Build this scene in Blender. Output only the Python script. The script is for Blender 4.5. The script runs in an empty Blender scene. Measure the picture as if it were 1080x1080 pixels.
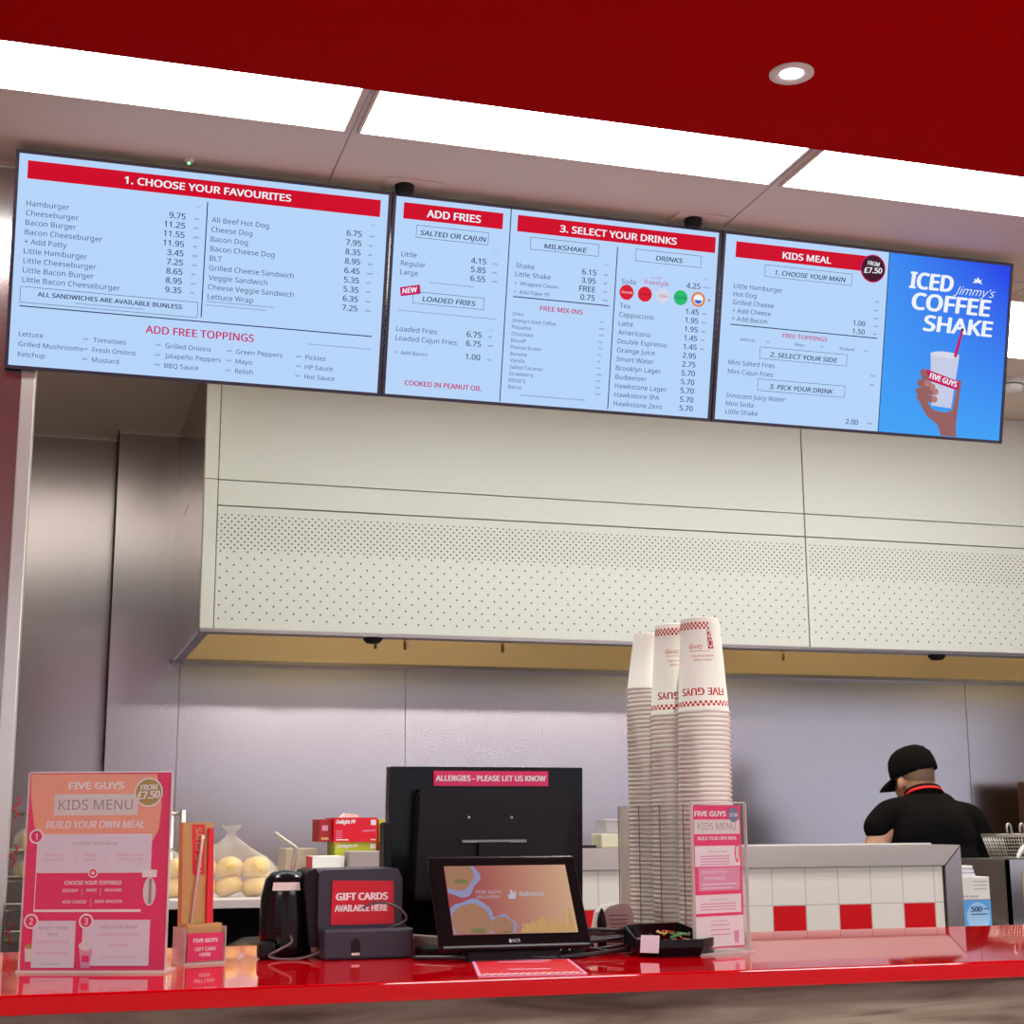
import bpy, bmesh, math, random
from mathutils import Vector, Matrix, Euler
random.seed(7)
S = bpy.context.scene
COL = S.collection
PI = math.pi
R = math.radians

# ------------------------------------------------------------------ camera, world, exposure
cam_d = bpy.data.cameras.new('camera'); cam = bpy.data.objects.new('camera', cam_d); COL.objects.link(cam)
FPX, YAW, PITCH, ROLL = 1621.6, .29615, .2004, -.00501
cam_d.sensor_fit = 'HORIZONTAL'; cam_d.sensor_width = 36.0; cam_d.lens = FPX / 1080 * 36.0
_F = Vector((math.sin(YAW) * math.cos(PITCH), math.cos(YAW) * math.cos(PITCH), math.sin(PITCH)))
_R = Vector((math.cos(YAW), -math.sin(YAW), 0)); _U = _R.cross(_F)
_R2 = _R * math.cos(ROLL) + _U * math.sin(ROLL); _U2 = -_R * math.sin(ROLL) + _U * math.cos(ROLL)
cam.matrix_world = Matrix((( _R2.x, _U2.x, -_F.x, 0), (_R2.y, _U2.y, -_F.y, 0), (_R2.z, _U2.z, -_F.z, 1.33), (0, 0, 0, 1)))
cam_d.clip_start = .05
S.camera = cam
w = bpy.data.worlds.new('daylight'); S.world = w; w.use_nodes = True
w.node_tree.nodes['Background'].inputs[0].default_value = (.78, .84, 1.0, 1)
w.node_tree.nodes['Background'].inputs[1].default_value = 1.0
S.view_settings.view_transform = 'Standard'; S.view_settings.look = 'None'
S.view_settings.gamma = 1; S.view_settings.use_curve_mapping = False
S.view_settings.exposure = 0.0
PANEL_E, SCREEN_E, SPOT_W, HALL_FILL_E = 8.6, 1.0, 80.0, 22.0

# ------------------------------------------------------------------ materials
MATS = {}
def mat(name, col=(.8, .8, .8), rough=.5, metal=0, emit=0, coat=0, trans=0, ior=1.45, alpha=1, noise=.04, nscale=18, bump=0, bscale=(6, 6, 6), ecol=None, spec=None):
    if name in MATS: return MATS[name]
    m = bpy.data.materials.new(name); m.use_nodes = True; nt = m.node_tree
    b = nt.nodes['Principled BSDF']
    b.inputs['Base Color'].default_value = (*col, 1); b.inputs['Roughness'].default_value = rough
    b.inputs['Metallic'].default_value = metal; b.inputs['IOR'].default_value = ior
    b.inputs['Coat Weight'].default_value = coat; b.inputs['Coat Roughness'].default_value = .03
    b.inputs['Transmission Weight'].default_value = trans; b.inputs['Alpha'].default_value = alpha
    if spec is not None: b.inputs['Specular IOR Level'].default_value = spec
    if emit:
        b.inputs['Emission Color'].default_value = (*(ecol or col), 1); b.inputs['Emission Strength'].default_value = emit
    if noise or bump:
        tc = nt.nodes.new('ShaderNodeTexCoord')
        nz = nt.nodes.new('ShaderNodeTexNoise'); nz.inputs['Scale'].default_value = nscale
        if noise and not emit:
            nt.links.new(tc.outputs['Object'], nz.inputs['Vector'])
            mx = nt.nodes.new('ShaderNodeMix'); mx.data_type = 'RGBA'
            mx.inputs[6].default_value = (*[c * (1 - noise) for c in col], 1); mx.inputs[7].default_value = (*[min(1, c * (1 + noise)) for c in col], 1)
            nt.links.new(nz.outputs['Fac'], mx.inputs[0]); nt.links.new(mx.outputs[2], b.inputs['Base Color'])
        if bump:
            mp = nt.nodes.new('ShaderNodeMapping'); mp.inputs['Scale'].default_value = bscale
            n2 = nt.nodes.new('ShaderNodeTexNoise'); n2.inputs['Scale'].default_value = 1; n2.inputs['Detail'].default_value = 0
            bp = nt.nodes.new('ShaderNodeBump'); bp.inputs['Strength'].default_value = 1; bp.inputs['Distance'].default_value = bump
            nt.links.new(tc.outputs['Object'], mp.inputs[0]); nt.links.new(mp.outputs[0], n2.inputs['Vector'])
            nt.links.new(n2.outputs['Fac'], bp.inputs['Height']); nt.links.new(bp.outputs[0], b.inputs['Normal'])
    MATS[name] = m
    return m

class NB:
    """small helper to chain math nodes"""
    def __init__(s, m): s.nt = m.node_tree; s.b = s.nt.nodes['Principled BSDF']; s.tc = s.nt.nodes.new('ShaderNodeTexCoord'); s.sp = s.nt.nodes.new('ShaderNodeSeparateXYZ'); s.nt.links.new(s.tc.outputs['Object'], s.sp.inputs[0])
    def f(s, op, a, b=None, c=None):
        n = s.nt.nodes.new('ShaderNodeMath'); n.operation = op
        for i, v in enumerate((a, b, c)):
            if v is None: continue
            if isinstance(v, (int, float)): n.inputs[i].default_value = v
            else: s.nt.links.new(v, n.inputs[i])
        return n.outputs[0]
    def mix(s, fac, a, b):
        n = s.nt.nodes.new('ShaderNodeMix'); n.data_type = 'RGBA'; s.nt.links.new(fac, n.inputs[0])
        for i, v in ((6, a), (7, b)):
            if isinstance(v, tuple): n.inputs[i].default_value = (*v, 1)
            else: s.nt.links.new(v, n.inputs[i])
        return n.outputs[2]

steel = mat('brushed_steel', (.56, .53, .52), .2, 1, bump=.0012, bscale=(1.2, 1.2, 5.0), noise=.05, nscale=3)
steel_wall = mat('brushed_steel_cladding', (.56, .50, .52), .235, 1, bump=.0016, bscale=(.9, .9, 2.4), noise=.05, nscale=2)
steel_warm = mat('hood_interior_steel', (.72, .58, .34), .35, .5, bump=.002, bscale=(3, 1, 3))
steel_dark = mat('dark_steel', (.28, .25, .24), .3, 1)
trim_metal = mat('pale_aluminium_trim', (.75, .75, .7), .35, 1)
hood_white = mat('white_enamelled_hood', (.70, .70, .61), .45, 0, coat=0, spec=.3, noise=.02, nscale=2)
black = mat('black_plastic', (.010, .008, .010), .45, spec=.25)
black_gloss = mat('black_gloss_plastic', (.006, .005, .006), .22, spec=.3)
navy = mat('dark_slate_plastic', (.035, .033, .055), .4)
frame_dark = mat('dark_frame', (.03, .018, .035), .35)
red_gloss = mat('glossy_red_counter', (.58, .0, .004), .05, 0, coat=1, spec=0, noise=.02, nscale=2)
red_ceiling_m = mat('red_ceiling_paint', (.40, .0, .0), .9, spec=.05, noise=.03, nscale=1.5)
ceil_m = mat('beige_ceiling', (.70, .60, .50), .6, noise=.03, nscale=1.5)
light_m = mat('lit_diffuser', (1, 1, 1), emit=PANEL_E, ecol=(.94, 1, 1), noise=0)
dim_m = mat('lit_dim_diffuser', (1, 1, 1), emit=4.2, ecol=(1, .96, .82), noise=0)
lamp_m = mat('lit_lamp', (1, 1, 1), emit=9, ecol=(1, .97, .93), noise=0)
white_pl = mat('white_plastic', (.72, .72, .68), .4)
white_paint = mat('white_paint', (.7, .7, .68), .6)
paper_w = mat('white_paper', (.78, .77, .72), .6)
cup_w = mat('cup_paper', (.79, .80, .72), .55, noise=.015)
cup_red = mat('cup_red_print', (.62, .02, .03), .55)
red_p = mat('red_print', (.78, .008, .03), .35)
red_card = mat('red_card', (.62, .004, .02), .4)
pink_p = mat('hot_pink_print', (.86, .02, .15), .3)
pink_l = mat('soft_pink_print', (.75, .33, .50), .4)
peach_p = mat('peach_print', (.95, .43, .29), .3)
white_p = mat('white_print', (.9, .89, .9), .35)
lav_p = mat('pale_lavender_print', (.80, .78, .88), .35)
grey_p = mat('grey_print', (.35, .31, .35), .5)
gold_p = mat('gold_print', (.46, .34, .08), .35)
blue_p = mat('blue_print', (.10, .38, .80), .4)
navy_p = mat('navy_print', (.02, .06, .2), .4)
green_p = mat('lime_print', (.55, .60, .04), .4)
kraft = mat('kraft_card', (.60, .43, .16), .7, noise=.08)
skin = mat('skin', (.55, .30, .19), .5, noise=.06)
hair_m = mat('cropped_dark_hair', (.16, .10, .06), .8, noise=.3, nscale=200)
shirt_m = mat('black_polo_cloth', (.003, .002, .003), .95, spec=.15, noise=.2, nscale=90, bump=.004, bscale=(9, 9, 9))
trouser_m = mat('dark_trouser_cloth', (.02, .02, .025), .9)
def bun_material():
    m = bpy.data.materials.new('bun_crust'); m.use_nodes = True; n = NB(m)
    nz = n.nt.nodes.new('ShaderNodeTexNoise'); nz.inputs['Scale'].default_value = 16; n.nt.links.new(n.tc.outputs['Object'], nz.inputs['Vector'])
    cr = n.nt.nodes.new('ShaderNodeValToRGB'); cr.color_ramp.elements[0].position = .3; cr.color_ramp.elements[1].position = .7
    cr.color_ramp.elements[0].color = (.66, .36, .08, 1); cr.color_ramp.elements[1].color = (.88, .64, .20, 1)
    n.nt.links.new(nz.outputs['Fac'], cr.inputs[0]); n.nt.links.new(cr.outputs[0], n.b.inputs['Base Color']); n.b.inputs['Roughness'].default_value = .6
    return m
wire_m = mat('chromed_wire', (.62, .58, .50), .3, 1)
acrylic = mat('clear_acrylic', (.2, .2, .2), .03, alpha=.06, noise=0)
edge_ac = mat('acrylic_edge', (.80, .78, .74), .15, alpha=.55, noise=0)
bag_m = mat('clear_plastic_bag', (.9, .84, .70), .4, alpha=.26, noise=0, bump=.03, bscale=(28, 28, 18))
cable_m = mat('dark_cable', (.03, .024, .026), .35)
cable_g = mat('grey_cable', (.16, .12, .12), .35)
plaster = mat('grey_wall_paint', (.42, .40, .40), .8)
floor_m = mat('floor_tile', (.32, .29, .27), .35)

bun_m = None
def holes_material():
    m = bpy.data.materials.new('perforated_white_metal'); m.use_nodes = True; n = NB(m); b = n.b
    x, z = n.sp.outputs[0], n.sp.outputs[2]
    b.inputs['Roughness'].default_value = .45; b.inputs['Specular IOR Level'].default_value = .3
    def dots(s, rad, zo):
        def one(off):
            u = n.f('SUBTRACT', n.f('FLOORED_MODULO', n.f('ADD', x, off), s), s / 2)
            v = n.f('SUBTRACT', n.f('FLOORED_MODULO', n.f('ADD', z, off + zo), s), s / 2)
            return n.f('LESS_THAN', n.f('ADD', n.f('MULTIPLY', u, u), n.f('MULTIPLY', v, v)), rad * rad)
        return n.f('MAXIMUM', one(0.0), one(s / 2))
    def band(lo, hi): return n.f('MULTIPLY', n.f('GREATER_THAN', z, lo), n.f('LESS_THAN', z, hi))
    d = n.f('MULTIPLY', dots(.0255, .0036, .004), band(2.352, 2.484))
    s = n.f('MULTIPLY', dots(.051, .0036, .004), band(2.083, 2.352))
    xm = n.f('MULTIPLY', n.f('GREATER_THAN', x, .6), n.f('GREATER_THAN', n.f('ABSOLUTE', n.f('SUBTRACT', x, 3.055)), .016))
    fac = n.f('MULTIPLY', n.f('MAXIMUM', d, s), xm)
    m.node_tree.links.new(n.mix(fac, (.70, .70, .61), (.10, .11, .08)), b.inputs['Base Color'])
    return m
def tile_material():
    m = bpy.data.materials.new('white_and_red_wall_tiles'); m.use_nodes = True; n = NB(m); b = n.b
    x, z = n.sp.outputs[0], n.sp.outputs[2]; T = .1079
    xs = n.f('DIVIDE', n.f('SUBTRACT', x, 2.07), T); zs = n.f('DIVIDE', n.f('SUBTRACT', z, 1.094), T)
    par = n.f('FLOORED_MODULO', n.f('FLOOR', xs), 2.0)
    row = n.f('FLOORED_MODULO', n.f('FLOOR', zs), 2.0)
    below = n.f('LESS_THAN', z, 1.094)
    same = n.f('ABSOLUTE', n.f('SUBTRACT', par, row))
    red = n.f('MULTIPLY', n.f('GREATER_THAN', same, .5), below)
    fx = n.f('ABSOLUTE', n.f('SUBTRACT', n.f('FRACT', xs), .5)); fz = n.f('ABSOLUTE', n.f('SUBTRACT', n.f('FRACT', zs), .5))
    gr = n.f('GREATER_THAN', n.f('MAXIMUM', fx, fz), .485)
    c = n.mix(red, (.74, .73, .66), (.60, .01, .015)); c = n.mix(gr, c, (.52, .50, .45))
    m.node_tree.links.new(c, b.inputs['Base Color']); b.inputs['Roughness'].default_value = .15
    return m
def wood_material():
    m = bpy.data.materials.new('grey_brown_wood_veneer'); m.use_nodes = True; nt = m.node_tree; b = nt.nodes['Principled BSDF']
    tc = nt.nodes.new('ShaderNodeTexCoord'); mp = nt.nodes.new('ShaderNodeMapping'); mp.inputs['Scale'].default_value = (1.6, 1, 16)
    nz = nt.nodes.new('ShaderNodeTexNoise'); nz.inputs['Scale'].default_value = 2.2; nz.inputs['Detail'].default_value = 6; nz.inputs['Distortion'].default_value = .8
    cr = nt.nodes.new('ShaderNodeValToRGB'); cr.color_ramp.elements[0].color = (.13, .075, .045, 1); cr.color_ramp.elements[1].color = (.34, .27, .20, 1)
    cr.color_ramp.elements[0].position = .33; cr.color_ramp.elements[1].position = .62
    nt.links.new(tc.outputs['Object'], mp.inputs[0]); nt.links.new(mp.outputs[0], nz.inputs['Vector']); nt.links.new(nz.outputs['Fac'], cr.inputs[0]); nt.links.new(cr.outputs[0], b.inputs['Base Color'])
    b.inputs['Roughness'].default_value = .5
    return m
def glow(name, col, s=None): return mat('screen_' + name, (0, 0, 0), .25, spec=.1, emit=(SCREEN_E if s is None else s), ecol=col, noise=0)
s_bg = glow('pale_blue', (.47, .66, .95)); s_red = glow('red', (.62, .0, .02)); s_white = glow('white', (.86, .90, 1))
s_ink = glow('ink', (.045, .06, .16)); s_navy = glow('navy', (.02, .03, .10)); s_pink = glow('pink', (.55, .01, .12)); s_grey = glow('grey', (.25, .36, .60))
s_maroon = glow('maroon', (.05, .006, .02)); s_green = glow('green', (.02, .50, .16)); s_orange = glow('orange', (.75, .22, .06)); s_coke = glow('cola_red', (.7, .01, .03))
s_skin = glow('hand_brown', (.30, .12, .12)); s_skin2 = glow('hand_light', (.45, .20, .18)); s_cup = glow('cup_white', (.56, .60, .78)); s_cup2 = glow('cup_lid', (.66, .68, .80)); s_straw = glow('straw', (.55, .01, .10))

def sky_screen():
    m = bpy.data.materials.new('screen_blue_gradient'); m.use_nodes = True; n = NB(m); b = n.b
    b.inputs['Base Color'].default_value = (0, 0, 0, 1); b.inputs['Specular IOR Level'].default_value = .1
    z = n.f('DIVIDE', n.sp.outputs[2], .578); x = n.f('DIVIDE', n.f('SUBTRACT', n.sp.outputs[0], .565), .44)
    f1 = n.f('MULTIPLY', z, n.f('ADD', n.f('MULTIPLY', x, .75), .35))
    fac = n.f('MINIMUM', f1, 1.0)
    c = n.mix(fac, (.055, .36, .92), (.02, .06, .80))
    m.node_tree.links.new(c, b.inputs['Emission Color']); b.inputs['Emission Strength'].default_value = SCREEN_E
    return m

# ------------------------------------------------------------------ mesh builder
_tx = {}
def bundled_font(file):       # Blender's own interface font; the built-in one if it is not there
    try: return bpy.data.fonts.load(bpy.utils.system_resource('DATAFILES', path='fonts') + '/' + file)
    except Exception: return None
FONT = bundled_font('NotoSansHebrew-Regular.woff2')
def text_mesh(s, bold):
    if bold > 0: bold = 0      # thick letters are laid over themselves in text()
    key = (s, bold)
    if key not in _tx:
        c = bpy.data.curves.new('t', 'FONT'); c.body = s; c.size = 1; c.resolution_u = 2; c.offset = bold
        if FONT: c.font = FONT
        o = bpy.data.objects.new('t', c); me = o.to_mesh()
        vs = [(v.co.x, v.co.y) for v in me.vertices]; fs = [tuple(p.vertices) for p in me.polygons]
        o.to_mesh_clear(); bpy.data.objects.remove(o); bpy.data.curves.remove(c)
        _tx[key] = (vs, fs)
    return _tx[key]
def cap_height():
    vs, _ = text_mesh('H', 0); return max(v[1] for v in vs) - min(v[1] for v in vs)
class MB:
    def __init__(s): s.v = []; s.f = []; s.m = []; s.sm = []; s.mats = []
    def mi(s, m):
        if m not in s.mats: s.mats.append(m)
        return s.mats.index(m)
    def add(s, vs, fs, m, smooth=False):
        o = len(s.v); i = s.mi(m); s.v += [tuple(v) for v in vs]
        for f in fs: s.f.append(tuple(a + o for a in f)); s.m.append(i); s.sm.append(smooth)
        return s
    def box(s, x0, x1, y0, y1, z0, z1, m):
        vs = [(x, y, z) for z in (z0, z1) for y in (y0, y1) for x in (x0, x1)]
        return s.add(vs, [(0, 2, 3, 1), (4, 5, 7, 6), (0, 1, 5, 4), (2, 6, 7, 3), (0, 4, 6, 2), (1, 3, 7, 5)], m)
    def prism(s, pts, y0, y1, m, axis='y', smooth=False):
        n = len(pts)
        def P(p, d): return (p[0], d, p[1]) if axis == 'y' else ((d, p[0], p[1]) if axis == 'x' else (p[0], p[1], d))
        vs = [P(p, y0) for p in pts] + [P(p, y1) for p in pts]
        fs = [tuple(range(n)), tuple(range(2 * n - 1, n - 1, -1))] + [(i, i + n, (i + 1) % n + n, (i + 1) % n) for i in range(n)]
        s.add(vs, fs[:2], m); return s.add(vs, fs[2:], m, smooth)
    def lathe(s, prof, m, n=24, c=(0, 0, 0), sx=1, sy=1, cap=False):
        vs = [(c[0] + r * math.cos(2 * PI * k / n) * sx, c[1] + r * math.sin(2 * PI * k / n) * sy, c[2] + z) for r, z in prof for k in range(n)]
        fs = [(i * n + k, i * n + (k + 1) % n, (i + 1) * n + (k + 1) % n, (i + 1) * n + k) for i in range(len(prof) - 1) for k in range(n)]
        if cap: fs += [tuple(range(n - 1, -1, -1)), tuple(range((len(prof) - 1) * n, len(prof) * n))]
        return s.add(vs, fs, m, True)
    def ball(s, c, r, m, n=16):
        rx, ry, rz = r if isinstance(r, tuple) else (r, r, r)
        prof = [(max(1e-4, math.sin(PI * i / (n // 2))), -math.cos(PI * i / (n // 2))) for i in range(n // 2 + 1)]
        vs = [(c[0] + a * math.cos(2 * PI * k / n) * rx, c[1] + a * math.sin(2 * PI * k / n) * ry, c[2] + z * rz) for a, z in prof for k in range(n)]
        fs = [(i * n + k, i * n + (k + 1) % n, (i + 1) * n + (k + 1) % n, (i + 1) * n + k) for i in range(len(prof) - 1) for k in range(n)]
        return s.add(vs, fs, m, True)
    def tube(s, pts, r, m, n=8, closed=False, smoothpath=0):
        P = [Vector(p) for p in pts]; RR = r if isinstance(r, (list, tuple)) else [r] * len(P)
        if smoothpath:
            Q = []; QR = []; L = len(P)
            for i in range(L - 1):
                p0, p1, p2, p3 = P[max(i - 1, 0)], P[i], P[i + 1], P[min(i + 2, L - 1)]
                for k in range(smoothpath):
                    t = k / smoothpath
                    Q.append(.5 * ((2 * p1) + (p2 - p0) * t + (2 * p0 - 5 * p1 + 4 * p2 - p3) * t * t + (-p0 + 3 * p1 - 3 * p2 + p3) * t ** 3)); QR.append(RR[i] * (1 - t) + RR[i + 1] * t)
            Q.append(P[-1]); QR.append(RR[-1]); P, RR = Q, QR
        L = len(P); vs = []; up = Vector((0, 0, 1)); nrm = None
        for i, p in enumerate(P):
            d = (P[(i + 1) % L] - P[i - 1]) if closed else (P[min(i + 1, L - 1)] - P[max(i - 1, 0)])
            d.normalize()
            if nrm is None: nrm = d.orthogonal().normalized()
            nrm = (nrm - d * nrm.dot(d)); nrm = nrm.normalized() if nrm.length > 1e-6 else d.orthogonal().normalized()
            b = d.cross(nrm)
            for k in range(n):
                a = 2 * PI * k / n; vs.append(p + (nrm * math.cos(a) + b * math.sin(a)) * RR[i])
        fs = [(i * n + k, i * n + (k + 1) % n, ((i + 1) % L) * n + (k + 1) % n, ((i + 1) % L) * n + k) for i in range(L if closed else L - 1) for k in range(n)]
        if not closed: fs += [tuple(range(n - 1, -1, -1)), tuple(range((L - 1) * n, L * n))]
        return s.add(vs, fs, m, True)
    # flat print on a local plane: u to the right, w up, raised a hair towards -y
    def rect(s, u0, u1, w0, w1, m, y=-.0006):
        return s.add([(u0, y, w0), (u1, y, w0), (u1, y, w1), (u0, y, w1)], [(0, 1, 2, 3)], m)
    def poly(s, pts, m, y=-.0006): return s.add([(p[0], y, p[1]) for p in pts], [tuple(range(len(pts)))], m)
    def disc(s, u, w_, r, m, y=-.0006, n=28, rw=None):
        return s.poly([(u + r * math.cos(2 * PI * k / n), w_ + (rw or r) * math.sin(2 * PI * k / n)) for k in range(n)], m, y)
    def outline(s, u0, u1, w0, w1, t, m, y=-.0006):
        s.rect(u0, u1, w0, w0 + t, m, y); s.rect(u0, u1, w1 - t, w1, m, y); s.rect(u0, u0 + t, w0, w1, m, y); return s.rect(u1 - t, u1, w0, w1, m, y)
    def text(s, t, u, w_, h, m, width=None, al='l', bold=0.0, sl=0, y=-.0012, sx=.9, rot=0, fn=None):
        """h = capital height, (u, w_) = baseline point; width stretches the line to a measured width"""
        vs, fs = text_mesh(t, bold)
        if not vs: return s
        x0 = min(v[0] for v in vs); x1 = max(v[0] for v in vs); k = h / cap_height(); kx = k * sx * .95
        if width: kx = width / max(1e-6, x1 - x0)
        W = (x1 - x0) * kx; off = {'l': 0, 'c': -W / 2, 'r': -W}[al]
        c, sn = math.cos(rot), math.sin(rot); out = []
        for a, b in vs:
            X = (a - x0) * kx + off + b * k * sl; Z = b * k
            p = (u + X * c - Z * sn, y, w_ + X * sn + Z * c)
            out.append(fn(p) if fn else p)
        s.add(out, fs, m)
        if bold > 0:
            for j, (da, db) in enumerate(((1, 0), (-1, 0), (.5, .5), (-.5, -.5), (.5, -.5), (-.5, .5))):
                ox, oz = da * bold * k * .95, db * bold * k * .8; o2 = []
                for a, b in vs:
                    X = (a - x0) * kx + off + b * k * sl + ox; Z = b * k + oz
                    p = (u + X * c - Z * sn, y - .00002 * (j + 1), w_ + X * sn + Z * c)
                    o2.append(fn(p) if fn else p)
                s.add(o2, fs, m)
        return s
    def build(s, name, parent=None, bevel=0, seg=2, loc=None, rot=None, kind=None, label=None, norm=True):
        me = bpy.data.meshes.new(name); me.from_pydata(s.v, [], s.f)
        for m in s.mats: me.materials.append(m)
        me.polygons.foreach_set('material_index', s.m); me.polygons.foreach_set('use_smooth', s.sm)
        if norm:
            pass
        me.update()
        o = bpy.data.objects.new(name, me); COL.objects.link(o)
        if parent: o.parent = parent
        if loc: o.location = loc
        if rot: o.rotation_euler = rot
        if bevel:
            b = o.modifiers.new('bevel', 'BEVEL'); b.width = bevel; b.segments = seg; b.limit_method = 'ANGLE'; b.angle_limit = R(40)
        if kind: o['kind'] = kind
        if label: o['label'] = label
        return o
def thing(name, label, cat, loc=(0, 0, 0), rot=(0, 0, 0), group=None):
    o = bpy.data.objects.new(name, None); o.empty_display_size = .05; COL.objects.link(o); o.location = loc; o.rotation_euler = rot
    return tag(o, label, cat, group)
def tag(o, label, cat, group=None):
    o['label'] = label; o['category'] = cat
    if group: o['group'] = group
    return o
def struct(name, mb, **k): return mb.build(name, kind='structure', **k)
def copy_tree(o, parent=None):
    c = o.copy(); COL.objects.link(c)
    if parent: c.parent = parent
    for ch in list(o.children): copy_tree(ch, c)
    return c

# ------------------------------------------------------------------ the room
CZ = 3.107           # kitchen ceiling
BZ = 3.05            # red ceiling over the customers
WY = 7.05            # back wall
struct('floor', MB().box(-3.2, 7.4, -5.2, 7.6, -.1, 0, floor_m))
struct('wall_back', MB().box(.277, 7.4, WY, WY + .12, 0, CZ + .05, steel_wall).box(-3.2, .277, WY + .15, WY + .27, 0, CZ + .05, steel_wall)
       .box(.272, .2768, WY + .004, WY + .15, 0, CZ, mat('dark_joint', (.03, .01, .01), .6)), )
seams = MB()
for x in (.586, 1.626, 4.63): seams.box(x - .002, x + .002, WY - .0015, WY, .0, CZ, steel_dark)
struct('trim_1', seams)
struct('trim_2', MB().box(-.3, .277, WY + .13, WY + .15, CZ - .014, CZ, trim_metal).box(.277, .55, WY - .012, WY, CZ - .012, CZ, trim_metal))
struct('wall_left', MB().box(-3.3, -3.2, -5.2, 7.6, 0, CZ + .1, plaster))
struct('wall_right', MB().box(7.4, 7.5, 3.2, 7.6, 0, CZ + .1, plaster).box(7.4, 7.5, -5.2, 3.2, 0, .35, plaster).box(7.4, 7.5, -5.2, 3.2, 2.75, CZ + .1, plaster))
for i in range(3):
    a = -5.2 + 2.8 * i; b = a + 2.8; g = MB()
    for y in (a, b - .03): g.box(7.42, 7.48, y, y + .03, .35, 2.75, trim_metal)
    struct('window_%d' % (i + 5), g)
fw = MB()
WZ0, WZ1 = .35, 2.75
fw.box(-3.2, 7.4, -5.3, -5.2, 0, WZ0, plaster).box(-3.2, 7.4, -5.3, -5.2, WZ1, CZ + .1, plaster)
WX = ((-3.0, -.15), (.95, 3.05), (3.05, 5.15), (5.15, 7.25))
fw.box(-3.2, -3.0, -5.3, -5.2, WZ0, WZ1, plaster).box(-.15, .95, -5.3, -5.2, WZ0, WZ1, plaster).box(7.25, 7.4, -5.3, -5.2, WZ0, WZ1, plaster)
struct('wall_front', fw)
for i, (a, b) in enumerate(WX):
    g = MB()
    for x in (a, b - .03): g.box(x, x + .03, -5.28, -5.22, WZ0, WZ1, trim_metal)
    for z in (WZ0, WZ1 - .05): g.box(a, b, -5.28, -5.22, z, z + .05, trim_metal)
    struct('window_%d' % (i + 1), g)
# kitchen ceiling with openings left for nothing: the light panels sit just under it
struct('ceiling', MB().box(-3.2, 7.4, 3.30, 7.6, CZ, CZ + .08, ceil_m))
rc = MB().box(-3.2, 7.4, -5.2, 3.345, BZ, BZ + .14, red_ceiling_m)
struct('ceiling_red', rc)
sm = MB()
for x in (-.505, .695, 1.906, 3.12, 4.33): sm.box(x - .0016, x + .0016, 3.35, 5.74, CZ - .0012, CZ - .0002, steel_dark)
sm.box(-3.2, 7.4, 4.20, 4.203, CZ - .0012, CZ - .0002, steel_dark)
struct('trim_3', sm)

def panel(x0, x1, y0, y1, label, lm=None):
    t = thing('ceiling_light_panel', label, 'ceiling light', ((x0 + x1) / 2, (y0 + y1) / 2, CZ))
    a, b = (x1 - x0) / 2, (y1 - y0) / 2
    f = MB()
    for q in ((-a - .008, a + .008, -b - .008, -b), (-a - .008, a + .008, b, b + .008), (-a - .008, -a, -b, b), (a, a + .008, -b, b)): f.box(*q, -.010, 0, ceil_m)
    f.build('frame', t)
    MB().box(-a, a, -b, b, -.009, 0, lm or light_m).build('diffuser', t)
X4 = ((-.50, .672), (.716, 1.884), (1.930, 3.098), (3.142, 4.31))
L4 = ('lit white ceiling panel at the far left edge of the row beside the red ceiling', 'long lit white ceiling panel in the middle of the row beside the red ceiling',
      'lit white ceiling panel at the right edge of the row beside the red ceiling', 'lit ceiling panel beyond the right frame edge beside the red ceiling')
for (a, b), l in zip(X4, L4): panel(a, b, 3.36, 3.682, l)
L5 = ('lit ceiling panel hidden behind the first menu screen', 'lit ceiling panel hidden behind the middle menu screen',
      'lit ceiling panel hidden behind the kids meal screen', 'lit ceiling panel glimpsed just right of the menu screens')
for i, ((a, b), l) in enumerate(zip(X4, L5)): panel(a, b, 4.35, 4.92, l, dim_m if i == 0 else None)
panel(-.6, .38, 5.50, 5.74, 'lit ceiling panel to the left of the white hood, reflected in the steel wall', dim_m)

for i, x in enumerate((-2.0, 2.15, 3.9, 5.6)):  # unseen panels added behind the camera to brighten the counter front
    a, b = .6, .6; t = thing('ceiling_light_panel', ('first', 'second', 'third', 'fourth')[i] + ' added fill light from the left, unseen in the red ceiling behind the camera', 'ceiling light', (x, -1.4, BZ))
    MB().box(-a - .02, a + .02, -b - .02, b + .02, -.006, 0, white_pl).build('frame', t); MB().box(-a, a, -b, b, -.010, -.0061, mat('added_fill_diffuser', (1, 1, 1), emit=HALL_FILL_E, ecol=(1, .97, .95), noise=0)).build('diffuser', t)
def downlight(x, y, label, vis=True):
    t = thing('recessed_downlight', label, 'downlight', (x, y, BZ))
    MB().lathe([(.052, 0), (.052, -.004), (.047, -.007), (.030, -.004), (.027, -.001)], white_pl, 40).build('trim_ring', t)
    MB().lathe([(.028, -.0018), (.0001, -.0018)], lamp_m, 32).build('lamp', t)
    ld = bpy.data.lights.new('downlight_beam', 'SPOT'); ld.energy = SPOT_W; ld.spot_size = R(100); ld.spot_blend = .6; ld.shadow_soft_size = .03; ld.color = (1, .95, .88)
    lo = bpy.data.objects.new('downlight_beam', ld); COL.objects.link(lo); lo.parent = t; lo.location = (0, 0, -.02)
downlight(1.60, 2.985, 'round white recessed downlight in the red ceiling')
for x, y, l in ((-.4, 2.985, 'recessed downlight in the red ceiling above the left end of the counter'), (-.4, .6, 'recessed downlight in the red ceiling over the queue, left of the camera'), (1.6, .6, 'recessed downlight in the red ceiling over the queue, nearest the camera'),
                (3.6, .6, 'recessed downlight in the red ceiling over the queue, right of the camera'), (3.6, 2.985, 'recessed downlight in the red ceiling above the right end of the counter')):
    downlight(x, y, l)

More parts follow.
